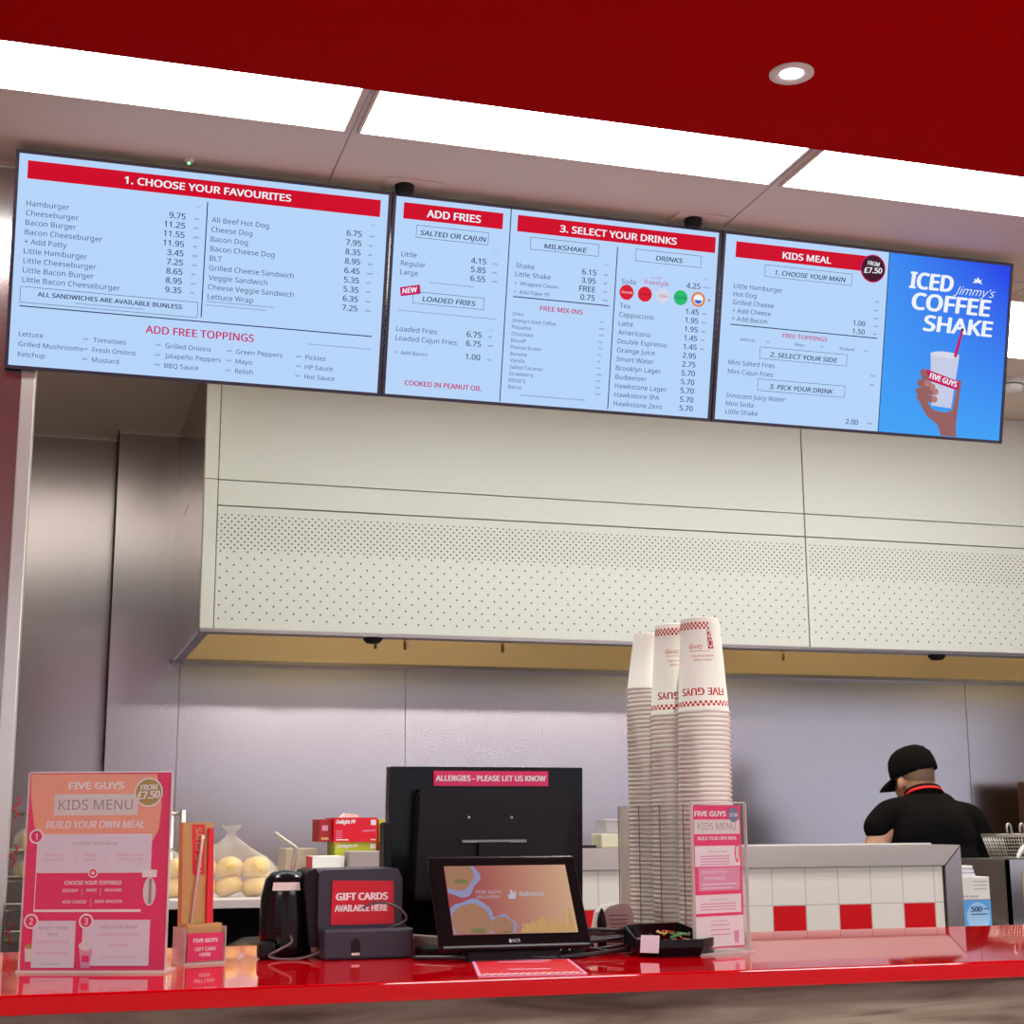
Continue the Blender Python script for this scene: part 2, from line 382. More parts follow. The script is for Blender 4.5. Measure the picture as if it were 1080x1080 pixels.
# steel clad column at the left
cl = thing('steel_column', 'steel clad column at the far left edge with pale corner trim', 'column', (-.6, 4.15, 0))
MB().box(-.52, .50, 0, .25, 0, CZ, steel).build('cladding', cl)
MB().box(.50, .538, -.004, .25, 0, CZ, trim_metal).build('corner_trim', cl, bevel=.003)
MB().box(-.52, .54, -.006, 0, CZ - .014, CZ, trim_metal).build('top_trim', cl)

# ------------------------------------------------------------------ extraction hood
HY = 5.76
hd = thing('extraction_hood', 'large white extraction hood with perforated front below the menu screens', 'extraction hood', (0, 0, 0))
HX0, HX1 = .545, 7.3
pz = ((2.618, CZ - .002), (2.519, 2.614))
MB().box(HX0, HX0 + .049, HY, HY + .05, 2.05, 2.616, hood_white).build('corner_post', hd, bevel=.002)
MB().box(HX0, HX0 + .049, HY, HY + .05, 2.619, CZ - .002, hood_white).build('corner_post', hd, bevel=.002)
perf = holes_material()
for x0, x1 in ((HX0 + .052, 3.052), (3.058, 5.50), (5.506, HX1)):
    for z0, z1 in pz: MB().box(x0, x1, HY, HY + .04, z0, z1, hood_white).build('front_panel', hd, bevel=.0015)
    MB().box(x0, x1, HY, HY + .04, 2.05, 2.514, perf).build('perforated_panel', hd, bevel=.0015)
MB().box(HX0 + .004, HX1, HY + .012, HY + .045, 2.052, CZ - .004, mat('green_grey_joint', (.22, .24, .14), .6)).build('backing', hd)
MB().box(HX0, HX0 + .012, HY + .05, WY - .002, 2.05, CZ - .002, steel).build('side_panel', hd)
MB().box(HX0 + .012, HX0 + .05, HY + .05, WY - .07, 2.05, 2.062, mat('lavender_film', (.35, .33, .5), .35, .6)).build('side_rim', hd)
MB().box(HX0, HX1, HY - .001, HY + .06, 2.034, 2.05, steel_dark).build('bottom_rail', hd, bevel=.002)
MB().box(HX0, HX1, WY - .06, WY - .002, 2.045, 2.062, steel_dark).build('rear_gutter', hd)
bf = MB().prism([(WY - .055, 2.062), (WY - .03, 2.062), (WY - .5, 2.9), (WY - .54, 2.9)], HX0 + .012, HX1, steel_warm, 'x'); bf.build('baffle', hd)
MB().box(HX0 + .01, HX1, HY + .05, WY - .5, 2.88, 2.9, steel_warm).build('top_plate', hd)
sl = MB().prism([(HY + .6, 2.655), (HY + .604, 2.655), (WY - .4, 2.65), (WY - .4, 2.646)], HX0 - .001, HX0, steel_dark, 'x'); sl.build('side_seam', hd)
for i in range(3):
    lt = thing('hood_lamp', ('bulkhead lamp inside the hood near its left end', 'bulkhead lamp inside the hood at its middle', 'bulkhead lamp inside the hood towards the right')[i], 'lamp', (1.4 + 2.1 * i, HY + .32, 2.88))
    MB().box(-.25, .25, -.05, .05, -.03, 0, steel).build('housing', lt)
    MB().box(-.24, .24, -.04, .04, -.034, -.03, mat('warm_lamp_glass', (1, 1, 1), emit=170, ecol=(1, .76, .42), noise=0)).build('lens', lt)
nz = None
for i, (x, l) in enumerate(((1.228, 'first brass nozzle under the hood edge, beside the black dome'), (1.345, 'second brass nozzle from the left under the hood edge'), (1.743, 'third brass nozzle under the hood edge, above the till'), (2.975, 'lone brass nozzle under the hood edge right of the cup towers'))):
    t = thing('fire_nozzle', l, 'nozzle', (x, HY + .09, 2.0), group='fire nozzles under the hood')
    MB().lathe([(.0001, 0), (.006, 0), (.006, .03), (.004, .034), (.004, .11)], mat('brass', (.25, .14, .05), .35, 1), 12).build('stem', t)
    MB().tube([(.004, 0, .05), (.014, 0, .03), (.014, 0, .0)], .0018, wire_m, 6, smoothpath=4).build('wire_clip', t)
for x, l in ((1.205, 'black domed heat sensor under the left part of the hood edge'), (3.675, 'black domed heat sensor under the hood edge above the cook')):
    tag(MB().lathe([(.0001, -.022), (.024, -.02), (.036, -.008), (.038, .0)], black, 24).build('heat_sensor', loc=(x, HY + .03, 2.034)), l, 'sensor')

# ------------------------------------------------------------------ menu screens
BW, BH, TILT = 1.0167, .578, math.atan2(.13, .563)
def screen_root(k, label):
    return thing('menu_screen', label, 'screen', (-.142 + BW * k, 4.13, 2.52), (TILT, 0, 0))
def screen_body(t):
    f = MB(); e = .009
    for q in ((0, BW - .004, 0, e), (0, BW - .004, BH - e, BH), (0, e, e, BH - e), (BW - .004 - e, BW - .004, e, BH - e)): f.box(q[0], q[1], -.004, .012, q[2], q[3], frame_dark)
    f.build('frame', t)
    MB().box(.004, BW - .008, .012, .05, .004, BH - .004, black).build('rear_case', t, bevel=.006)
    MB().box(BW / 2 - .15, BW / 2 + .15, .05, .07, .15, .4, black).build('wall_mount_plate', t)
def tinybars(s, u, rows, wd=.018, h=.006):
    for z in rows: s.rect(u, u + wd * random.uniform(.6, 1), z, z + h * .8, s_grey2)
s_grey2 = glow('faint_grey', (.30, .42, .70))
CH = .0138   # capital height of list text
_v, _ = text_mesh('Little Bacon Cheeseburger', 0)
LSX = .251 / ((max(v[0] for v in _v) - min(v[0] for v in _v)) * CH / cap_height() * .95)
# --- first
t = screen_root(0, 'leftmost menu screen headed choose your favourites'); screen_body(t)
s = MB().box(.009, BW - .013, 0, .012, .009, BH - .009, s_bg)
s.rect(.031, .982, .504, .552, s_red); s.text('1. CHOOSE YOUR FAVOURITES', .281, .5195, .0185, s_white, .448, bold=.03)
a = ['Hamburger', 'Cheeseburger', 'Bacon Burger', 'Bacon Cheeseburger', '+ Add Patty', 'Little Hamburger', 'Little Cheeseburger', 'Little Bacon Burger', 'Little Bacon Cheeseburger']
pr = ['9.75', '11.25', '11.55', '11.95', '3.45', '7.25', '8.65', '8.95', '9.35']
for i, (x, p) in enumerate(zip(a, pr)):
    z = .432 - i * .0252
    s.text(x, .033, z, CH, s_ink, sx=LSX); s.text(p, .446, z + .008, CH * 1.12, s_navy, al='r', sx=LSX, bold=.012)
a = ['All Beef Hot Dog', 'Cheese Dog', 'Bacon Dog', 'Bacon Cheese Dog', 'BLT', 'Grilled Cheese Sandwich', 'Veggie Sandwich', 'Cheese Veggie Sandwich', 'Lettuce Wrap']
pr = ['6.75', '7.95', '8.35', '8.95', '6.45', '5.35', '5.35', '6.35', '7.25']
for i, (x, p) in enumerate(zip(a, pr)):
    z = .440 - i * .0262
    s.text(x, .517, z, CH, s_ink, sx=LSX); s.text(p, .933, z + .003, CH * 1.12, s_navy, al='r', sx=LSX, bold=.012)
s.text('kcal', .470, .474, .006, s_grey, sx=.9); s.text('kcal', .957, .478, .006, s_grey, sx=.9)
tinybars(s, .470, [.442 - i * .0252 for i in range(9)]); tinybars(s, .955, [.445 - i * .0262 for i in range(9)])
s.rect(.515, .70, .222, .225, s_grey2); s.rect(.515, .68, .212, .215, s_grey2)
s.rect(.5015, .5045, .179, .494, s_navy); s.outline(.029, .493, .176, .219, .0013, s_ink)
s.text('ALL SANDWICHES ARE AVAILABLE BUNLESS', .074, .196, .0115, s_navy, .376, bold=.025); s.rect(.17, .35, .185, .188, s_grey2)
s.rect(.029, .979, .1655, .1685, s_navy)
s.text('ADD FREE TOPPINGS', .358, .1235, .020, s_pink, .291, bold=.02); s.rect(.80, .978, .129, .132, s_grey2)
for u, col in ((.032, ('Lettuce', 'Grilled Mushrooms', 'Ketchup')), (.222, ('Tomatoes', 'Fresh Onions', 'Mustard')), (.412, ('Grilled Onions', 'Jalapeño Peppers', 'BBQ Sauce')), (.603, ('Green Peppers', 'Mayo', 'Relish')), (.795, ('Pickles', 'HP Sauce', 'Hot Sauce'))):
    for i, x in enumerate(col):
        s.text(x, u, .087 - i * .0268, .0125, s_ink, sx=LSX)
        if u > .1: s.rect(u - .026, u - .012, .091 - i * .0268, .096 - i * .0268, s_grey2)
s.build('display', t)
# --- second
t = screen_root(1, 'middle menu screen listing fries and drinks'); screen_body(t)
s = MB().box(.009, BW - .013, 0, .012, .009, BH - .009, s_bg)
s.rect(.032, .326, .508, .554, s_red); s.text('ADD FRIES', .101, .519, .0205, s_white, .158, bold=.03)
s.outline(.072, .286, .458, .494, .0013, s_ink); s.text('SALTED OR CAJUN', .084, .4665, .0135, s_navy, .192, sl=.2, bold=.02)
s.text('kcal', .304, .435, .006, s_grey)
for i, (x, p) in enumerate((('Little', '4.15'), ('Regular', '5.85'), ('Large', '6.55'))):
    s.text(x, .033, .401 - i * .0255, CH, s_ink, sx=LSX); s.text(p, .283, .402 - i * .0255, CH * 1.15, s_navy, al='r', sx=LSX, bold=.012)
tinybars(s, .303, [.404 - i * .0255 for i in range(3)])
s.rect(.12, .25, .333, .336, s_grey2)
s.poly([(.034, .313), (.039, .288), (.096, .300), (.092, .326)], s_pink); s.text('NEW', .043, .296, .014, s_white, .042, bold=.03, sl=.2, rot=.2)
s.outline(.073, .284, .2715, .3055, .0013, s_ink); s.text('LOADED FRIES', .102, .280, .0135, s_navy, .155, sl=.2, bold=.02)
s.rect(.035, .325, .2465, .2495, s_grey2); s.text('kcal', .304, .213, .006, s_grey)
for i, (x, p) in enumerate((('Loaded Fries', '6.75'), ('Loaded Cajun Fries', '6.75'))):
    s.text(x, .031, .189 - i * .026, CH, s_ink, sx=LSX); s.text(p, .282, .190 - i * .026, CH * 1.15, s_navy, al='r', sx=LSX, bold=.012)
tinybars(s, .303, [.193, .167, .127])
s.text('+', .030, .124, .010, s_pink, bold=.02); s.text('Add Bacon', .048, .124, .0105, s_ink, sx=LSX); s.text('1.00', .282, .1255, CH * 1.15, s_navy, al='r', sx=LSX, bold=.012)
s.text('COOKED IN PEANUT OIL', .065, .038, .0135, s_pink, .226, bold=.025)
s.rect(.3475, .3505, .011, .571, s_navy)
s.rect(.370, .994, .507, .5545, s_red); s.text('3. SELECT YOUR DRINKS', .501, .519, .0195, s_white, .366, bold=.03)
s.outline(.412, .624, .459, .495, .0013, s_ink); s.text('MILKSHAKE', .455, .4665, .0135, s_navy, .129, sl=.2, bold=.02)
s.text('kcal', .645, .435, .006, s_grey)
for i, (x, p) in enumerate((('Shake', '6.15'), ('Little Shake', '3.95'), ('  Whipped Cream', 'FREE'), ('  Add Flake 99', '0.75'))):
    z = .402 - i * .0248
    s.text(x.strip(), .373 if i < 2 else .388, z, CH if i < 2 else .0105, s_ink, sx=LSX); s.text(p, .620, z + .001, CH * 1.15, s_navy, al='r', sx=LSX, bold=.012)
    if i > 1: s.text('+', .372, z, .010, s_pink, bold=.02)
tinybars(s, .645, [.405 - i * .0248 for i in range(4)])
s.rect(.370, .666, .3165, .3195, s_navy); s.text('FREE MIX-INS', .454, .285, .0135, s_pink, .131, bold=.02)
for i, x in enumerate(('Oreo', "Jimmy's Iced Coffee", 'Pistachio', 'Chocolate', 'Biscoff', 'Peanut Butter', 'Banana', 'Vanilla', 'Salted Caramel', 'Strawberry', "REESE'S", 'Bacon')):
    s.text(x, .372, .264 - i * .0193, .0098, s_ink, sx=LSX); s.rect(.640, .640 + .02 * random.uniform(.5, 1), .2655 - i * .0193, .2695 - i * .0193, s_grey2)
s.rect(.41, .61, .033, .0365, s_grey2)
s.rect(.6805, .6835, .014, .494, s_navy)
s.outline(.740, .951, .458, .494, .0013, s_ink); s.text('DRINKS', .805, .4665, .0135, s_navy, .084, sl=.2, bold=.02)
s.text('kcal', .962, .423, .006, s_grey); s.rect(.962, .985, .399, .403, s_grey2)
s.text('Soda', .701, .388, CH, s_ink, sx=LSX); s.text('freestyle', .772, .393, .0135, s_pink, .078); s.text('Coca-Cola', .790, .412, .006, s_pink, .035); s.text('4.25', .953, .394, CH * 1.15, s_navy, al='r', sx=LSX, bold=.012)
for u, c1 in ((.719, s_coke), (.777, s_coke), (.892, s_green), (.949, s_orange)): s.disc(u, .363, .0225, c1)
s.disc(.834, .363, .0215, s_cup2, y=-.0004); s.disc(.949, .363, .0155, s_white, y=-.001)
s.poly([(.936, .361), (.962, .361), (.958, .353), (.949, .349), (.940, .353)], glow('roundel_blue', (.05, .12, .6)), y=-.0014)
s.text('Coca-Cola', .719, .360, .0065, s_white, .034, al='c', sl=.3); s.text('Coke', .777, .360, .0065, s_maroon, .030, al='c'); s.text('Coke', .834, .359, .009, s_coke, .030, al='c', sl=.3); s.text('Sprite', .892, .359, .009, s_navy, .034, al='c')
s.text('+', .981, .357, .013, s_pink, bold=.04)
for i, (x, p) in enumerate((('Tea', '1.45'), ('Cappuccino', '1.95'), ('Latte', '1.95'), ('Americano', '1.45'), ('Double Espresso', '1.45'), ('Orange Juice', '2.95'), ('Smart Water', '2.75'), ('Brooklyn Lager', '5.70'), ('Budweiser', '5.70'), ('Hawkstone Lager', '5.70'), ('Hawkstone IPA', '5.70'), ('Hawkstone Zero', '5.70'))):
    z = .316 - i * .0264
    s.text(x, .700, z, CH, s_ink, sx=LSX); s.text(p, .953, z + .001, CH * 1.12, s_navy, al='r', sx=LSX, bold=.012)
    if i < 5: s.rect(.965, .978, z + .003, z + .008, s_grey2)
s.build('display', t)
# --- third
t = screen_root(2, 'rightmost menu screen with kids meal and blue shake advert'); screen_body(t)
s = MB().box(.009, .5655, 0, .012, .009, BH - .009, s_bg)
s.rect(.045, .505, .502, .550, s_red); s.text('KIDS MEAL', .202, .5135, .0195, s_white, .163, bold=.03)
s.disc(.512, .513, .0435, s_pink, y=-.001); s.disc(.512, .513, .040, s_maroon, y=-.0015); s.text('FROM', .512, .522, .0125, s_white, .040, al='c', bold=.02, sl=.1, y=-.002, rot=-.05); s.text('£7.50', .512, .499, .0165, s_white, .061, al='c', bold=.03, sl=.1, y=-.002, rot=.05)
for z0, tx, u, wd in ((.453, '1. CHOOSE YOUR MAIN', .178, .239), (.203, '2. SELECT YOUR SIDE', .180, .227), (.1055, '3. PICK YOUR DRINK', .185, .214)):
    s.outline(.145, .4425, z0, z0 + .0365, .0013, s_ink); s.text(tx, u, z0 + .0085, .0138, s_navy, wd, sl=.2, bold=.02)
for i, x in enumerate(('Little Hamburger', 'Hot Dog', 'Grilled Cheese', '+ Add Cheese', '+ Add Bacon')): s.text(x, .046, .409 - i * .0248, CH, s_ink, sx=LSX)
s.text('1.00', .497, .332, CH * 1.1, s_navy, al='r', sx=LSX, bold=.012); s.text('1.50', .497, .3065, CH * 1.1, s_navy, al='r', sx=LSX, bold=.012)
s.rect(.042, .543, .297, .300, s_navy); s.text('FREE TOPPINGS', .218, .2735, .0125, s_pink, .152, bold=.015)
for u, x in ((.079, 'Ketchup'), (.262, 'Mayo'), (.415, 'Mustard')): s.text(x, u, .252, .0088, s_ink, sx=LSX); s.rect(u + .085, u + .097, .254, .258, s_grey2)
for z, x in ((.1775, 'Mini Salted Fries'), (.150, 'Mini Cajun Fries'), (.077, 'Innocent Juicy Water'), (.0525, 'Mini Soda'), (.028, 'Little Shake')): s.text(x, .044, z, CH, s_ink, sx=LSX)
s.text('2.00', .494, .025, CH * 1.1, s_navy, al='r', sx=LSX, bold=.012)
tinybars(s, .527, [.409, .382, .357, .333, .308, .178, .15, .03])
s.rect(.5645, .5675, .009, .568, s_navy, y=-.0016)
s.box(.567, BW - .013, 0, .012, .009, BH - .009, sky_screen())
s.text('ICED', .645, .467, .049, s_white, .150, bold=.045, sl=.08); s.text('COFFEE', .657, .402, .050, s_white, .277, bold=.045, sl=.08); s.text('SHAKE', .704, .338, .047, s_white, .243, bold=.045, sl=.08)
s.text("Jimmy's", .805, .462, .026, s_white, .140, bold=-.004, sl=.5)
s.poly([(.868, .502), (.876, .509), (.874, .518), (.882, .513), (.888, .524), (.893, .513), (.902, .517), (.898, .508), (.906, .501), (.888, .505)], s_white)
s.poly([(.734, .268), (.838, .262), (.820, .100), (.749, .104)], s_cup, y=-.001); s.disc(.786, .267, .052, s_cup2, y=-.0014, rw=.010)
s.poly([(.722, .218), (.735, .2135), (.844, .186), (.840, .158), (.730, .182), (.724, .192)], s_straw, y=-.002)
s.text('FIVE GUYS', .735, .190, .0165, s_white, .100, bold=.04, rot=-.22, y=-.0026)
s.poly([(.838, .352), (.846, .350), (.828, .262), (.817, .264)], s_straw, y=-.002); s.disc(.842, .351, .005, s_maroon, y=-.0022)
# hand of the advert
s.poly([(.712, .150), (.700, .128), (.712, .100), (.735, .070), (.775, .045), (.790, .011), (.846, .011), (.842, .045), (.846, .110), (.852, .186), (.842, .196), (.836, .170), (.826, .095), (.800, .085), (.760, .090), (.745, .100)], s_skin, y=-.0008)
for p, q in (((.712, .205), (.728, .172)), ((.704, .172), (.748, .162)), ((.700, .146), (.760, .148)), ((.706, .126), (.758, .124))):
    dx, dz = q[0] - p[0], q[1] - p[1]; L = math.hypot(dx, dz); nx, nz_ = -dz / L * .0115, dx / L * .0115
    s.poly([(p[0] + nx, p[1] + nz_), (p[0] - nx, p[1] - nz_), (q[0] - nx * .9, q[1] - nz_ * .9), (q[0] + nx * .9, q[1] + nz_ * .9)], s_skin, y=-.0024); s.disc(q[0], q[1], .0105, s_skin2, y=-.0026); s.disc(p[0], p[1], .0115, s_skin, y=-.0022)
s.build('display', t)
# ceiling mounts
for x, l in ((.905, 'black screen mount on the ceiling between the first two menu screens'), (1.79, 'black screen mount on the ceiling behind the top of the middle menu screen')):
    t = thing('ceiling_mount', l, 'bracket', (x, 3.992, CZ))
    MB().box(-.06, .10, -.045, .06, -.004, 0, ceil_m).build('access_plate', t, bevel=.002)
    MB().lathe([(.0001, -.030), (.022, -.030), (.026, -.02), (.028, -.0)], black, 24).build('pole_cap', t)
t = thing('ceiling_sensor', 'tiny ceiling sensor with green light above the first menu screen', 'sensor', (.305, 4.0, CZ))
MB().lathe([(.0001, -.008), (.012, -.007), (.016, 0)], white_pl, 20).build('housing', t)
MB().ball((0, -.004, -.010), .0035, mat('green_led', (.1, 1, .2), emit=5, noise=0)).build('green_led', t)
t = thing('smoke_detector', 'white smoke detector on the ceiling right of the menu screens', 'smoke detector', (3.735, 5.22, CZ))
MB().lathe([(.0001, -.05), (.035, -.05), (.045, -.042), (.048, -.026)], white_pl, 32).build('sensor_head', t)
MB().lathe([(.040, -.026), (.040, -.022)], black, 32).build('vent_ring', t)
MB().lathe([(.05, -.022), (.062, -.018), (.064, 0)], white_pl, 32).build('base', t)

# ------------------------------------------------------------------ front counter
ct = thing('service_counter', 'long red topped service counter across the front', 'counter', (0, 0, 0))
tp = MB().box(-1.6, 5.6, 2.338, 3.13, 1.072, 1.10, red_gloss).build('countertop', ct, bevel=.003, seg=3)
MB().box(-1.58, 5.58, 2.42, 2.47, 0, 1.0715, wood_material()).build('front_panel', ct)
MB().box(-1.58, 5.58, 3.06, 3.09, 0, 1.0715, steel_dark).build('rear_panel', ct)
CT = 1.1001
ct.rotation_euler = (0, 0, 0)

def acryl_card(name, label, loc, rz, W, H):
    t = thing(name, label, 'menu stand', loc, (0, 0, rz))
    ac = MB().box(0, W, -.004, -.002, .004, H, acrylic); ac.build('front_sheet', t)
    MB().box(-.003, W + .003, -.012, .055, 0, .004, edge_ac).box(-.002, 0, -.004, .003, .004, H, edge_ac).box(W, W + .002, -.004, .003, .004, H, edge_ac).box(0, W, -.003, .002, H, H + .0025, edge_ac).build('foot', t)
    return t
# --- large kids menu
KW, KH = .236, .316
t = acryl_card('kids_menu_stand', 'large pink and peach kids menu in a clear stand at the left', (-.011, 2.690, CT), -.345, KW, KH)
s = MB().box(0, KW, 0, .0012, .004, KH, pink_p)
def K(px, py): return ((px - 38 - (1065 - py) * .032) / 742 * KW, (1065 - py) / 1037 * KH)
y1 = -.0003; y2 = -.0006; y3 = -.0009; y4 = -.0012
pts = [(75, 32), (735, 36), (760, 200), (745, 330), (715, 385), (700, 400), (130, 400), (95, 300), (75, 150)]
s.poly([K(*p) for p in reversed(pts)], peach_p, y=y1)
def kr(x0, ya, x1, yb, m, y=y2):
    a, b = K(x0, yb); c, d = K(x1, ya); s.rect(a, c, b, d, m, y)
def kt(tx, x0, x1, yb, hpx, m, y=y3, **k):
    a, b = K(x0, yb); c, _ = K(x1, yb); s.text(tx, a, b, hpx / 1037 * KH, m, c - a, y=y, **k)
kt('FIVE GUYS', 275, 562, 112, 34, white_p, bold=.06)
kr(197, 140, 638, 252, paper_w); kt('KIDS MENU', 222, 608, 222, 52, grey_p)
kt('BUILD YOUR OWN MEAL', 158, 668, 318, 36, white_p, bold=.03, sl=.2)
a, b = K(692, 132); s.disc(a, b, .0235, white_p, y2); s.disc(a, b, .0212, gold_p, y3); s.text('FROM', a, b + .004, .0085, white_p, .027, al='c', bold=.04, y=y4, rot=.06, sl=.1); s.text('£7.50', a, b - .010, .0115, white_p, .036, al='c', bold=.05, y=y4, rot=.06, sl=.1)
kr(113, 350, 712, 553, lav_p); kr(103, 350, 120, 755, white_p); kr(103, 742, 655, 755, white_p)
kt('CHOOSE YOUR MAIN', 298, 530, 408, 15, grey_p, y=y3)
for x0, x1, tx in ((150, 250, ('LITTLE', 'HAMBURGER')), (365, 425, ('HOT', 'DOG')), (528, 665, ('GRILLED', 'CHEESE'))):
    kt(tx[0], x0, x1, 466, 12, pink_l); kt(tx[1], x0, x1, 490, 12, pink_l)
for x in (315, 470): kr(x, 450, x + 3, 512, pink_l, y3)
kt('CHOOSE YOUR TOPPINGS', 260, 552, 614, 20, white_p, bold=.03, sl=.2)
for tx, x0, x1, yb in (('KETCHUP', 250, 328, 652), ('MAYO', 374, 424, 650), ('MUSTARD', 470, 554, 650), ('ADD CHEESE', 250, 374, 710), ('ADD BACON', 415, 556, 708)): kt(tx, x0, x1, yb, 15, white_p, bold=.02, sl=.2)
for x, y_ in ((350, 635), (445, 635), (396, 690)): kr(x, y_, x + 3, y_ + 35, white_p, y3)
kr(95, 800, 323, 1040, lav_p); kr(352, 796, 705, 1030, lav_p)
kt('SELECT YOUR', 132, 285, 845, 16, grey_p); kt('SIDE', 178, 232, 878, 15, grey_p); kt('MINI SALTED FRIES', 122, 290, 916, 12, pink_l); kt('MINI CAJUN FRIES', 122, 285, 972, 12, pink_l); kt('ALLERGENS APPLY', 140, 255, 1026, 8, grey_p)
kt('PICK YOUR DRINK', 448, 640, 840, 16, grey_p); kt('INNOCENT JUICY WATER', 442, 650, 876, 12, pink_l); kt('MINI SODA', 498, 590, 932, 12, pink_l); kt('LITTLE SHAKE', 455, 630, 990, 12, pink_l)
for x, y_, n_, r_ in ((110, 362, '1', .0120), (92, 803, '2', .0120), (376, 803, '3', .0120), (408, 553, '', .0078)):
    a, b = K(x, y_); s.disc(a, b, r_, white_p, y3); s.disc(a, b, r_ * .76, pink_p, y4)
    if n_: s.text(n_, a, b - .005, .010, white_p, al='c', y=-.0015, bold=.02)
    else: s.disc(a, b, r_ * .35, white_p, -.0015)
# little hot dog, fries and shake pictures
a, b = K(700, 650); s.disc(a, b, .0105, paper_w, y3, rw=.0225); s.rect(a - .0015, a + .0035, b - .019, b + .02, grey_p, y4); a, b = K(700, 557); s.rect(a - .012, a + .012, b - .006, b + .006, white_p, y4)
a, b = K(82, 970); s.poly([(a - .007, b + .01), (a - .005, b - .012), (a + .005, b - .012), (a + .007, b + .01)], paper_w, y3); s.rect(a - .005, a + .005, b + .008, b + .015, gold_p, y4)
a, b = K(375, 985); s.poly([(a - .011, b + .013), (a - .007, b - .017), (a + .007, b - .017), (a + .011, b + .013)], pink_l, y3); s.disc(a, b + .017, .012, paper_w, y4, rw=.007); s.rect(a - .006, a + .006, b - .008, b + .002, pink_p, y4)
s.build('menu_card', t)
# --- small kids menu
SW, SH = .133, .266
t = acryl_card('kids_menu_stand', 'tall narrow pink kids menu in a clear stand beside the cup towers', (1.133, 2.612, CT), .345, SW, SH)
s = MB().box(.004, SW - .01, 0, .0012, .010, SH - .004, pink_p)
def K(px, py): return (.004 + (px - 62 - max(0, (py - 60)) * .028) / 320 * (SW - .016), .010 + (975 - py) / 915 * (SH - .014))
kt = lambda tx, x0, x1, yb, hpx, m, y=y3, **k: s.text(tx, K(x0, yb)[0], K(x0, yb)[1], hpx / 915 * (SH - .014), m, K(x1, yb)[0] - K(x0, yb)[0], y=y, **k)
kt('FIVE GUYS', 72, 285, 130, 32, white_p, bold=.06); kr(70, 152, 380, 246, paper_w); kt('KIDS MENU', 93, 355, 218, 44, grey_p)
a, b = K(338, 122); s.disc(a, b, .0135, mat('slate_print', (.16, .22, .32), .4), y3); s.text('£7.50', a, b - .003, .006, white_p, .020, al='c', y=y4, bold=.03)
kt('BUILD YOUR OWN MEAL', 92, 360, 284, 22, white_p, bold=.03, sl=.15)
kr(76, 322, 380, 455, white_p); kr(80, 635, 388, 752, white_p); kr(84, 772, 404, 965, white_p); kr(100, 462, 380, 610, pink_l)
kt('CHOOSE YOUR MAIN', 160, 290, 365, 12, grey_p); kt('SELECT YOUR SIDE', 170, 290, 672, 10, grey_p); kt('PICK YOUR DRINK', 190, 290, 808, 10, grey_p)
for i in range(4): kr(110, 385 + i * 17, 310, 393 + i * 17, pink_l, y3)
for i in range(3): kr(110, 690 + i * 18, 350, 697 + i * 18, pink_l, y3)
for i in range(3): kr(180, 825 + i * 30, 310, 832 + i * 30, pink_l, y3)
kt('CHOOSE YOUR', 120, 290, 500, 18, white_p, bold=.02); kt('TOPPINGS', 130, 280, 540, 18, white_p, bold=.02); kr(120, 565, 360, 572, white_p, y3); kr(120, 590, 330, 596, white_p, y3)
a, b = K(362, 370); s.disc(a, b, .006, pink_p, y3, rw=.017); s.disc(a, b, .0035, paper_w, y4, rw=.013); a, b = K(355, 905); s.poly([(a - .007, b + .01), (a - .005, b - .012), (a + .005, b - .012), (a + .007, b + .01)], pink_l, y3)
s.build('menu_card', t)

# --- kraft gift card holder
t = thing('gift_card_stand', 'kraft card stand with red five guys strip and straws', 'card stand', (.250, 2.722, CT), (0, 0, .34))
MB().box(0, .076, -.004, .050, 0, .004, edge_ac).box(0, .076, -.004, -.002, .004, .062, acrylic).box(0, .0015, -.004, .045, .004, .062, edge_ac).box(.0745, .076, -.004, .045, .004, .062, edge_ac).build('acrylic_base', t)
s = MB().box(.006, .072, -.0015, 0, .006, .052, pink_p)
s.text('FIVE GUYS', .039, .037, .006, white_p, .044, al='c', bold=.06, y=-.0019); s.text('GIFT CARD', .039, .023, .0055, white_p, .038, al='c', bold=.04, y=-.0019); s.text('HERE', .039, .014, .0055, white_p, .020, al='c', bold=.04, y=-.0019)
s.build('red_card', t)
MB().box(.006, .070, .002, .018, .005, .067, kraft).build('kraft_pocket', t)
s = MB().prism([(.004, .010), (.062, .010), (.056, .236), (-.001, .236)], .0185, .034, kraft)
s.poly([(.020, .148), (.042, .148), (.040, .232), (.016, .232)], red_p, y=.0181)
s.text('FIVE GUYS', .036, .153, .0105, kraft, .074, bold=.05, rot=PI / 2 + .03, y=.0178)
s.build('kraft_sleeve', t)
MB().prism([(.046, .067), (.058, .067), (.054, .226), (.045, .226)], .012, .018, red_p).build('red_strip', t)
MB().tube([(.019, .014, .067), (.034, .012, .215)], .0028, edge_ac, 10).build('clear_straw', t)

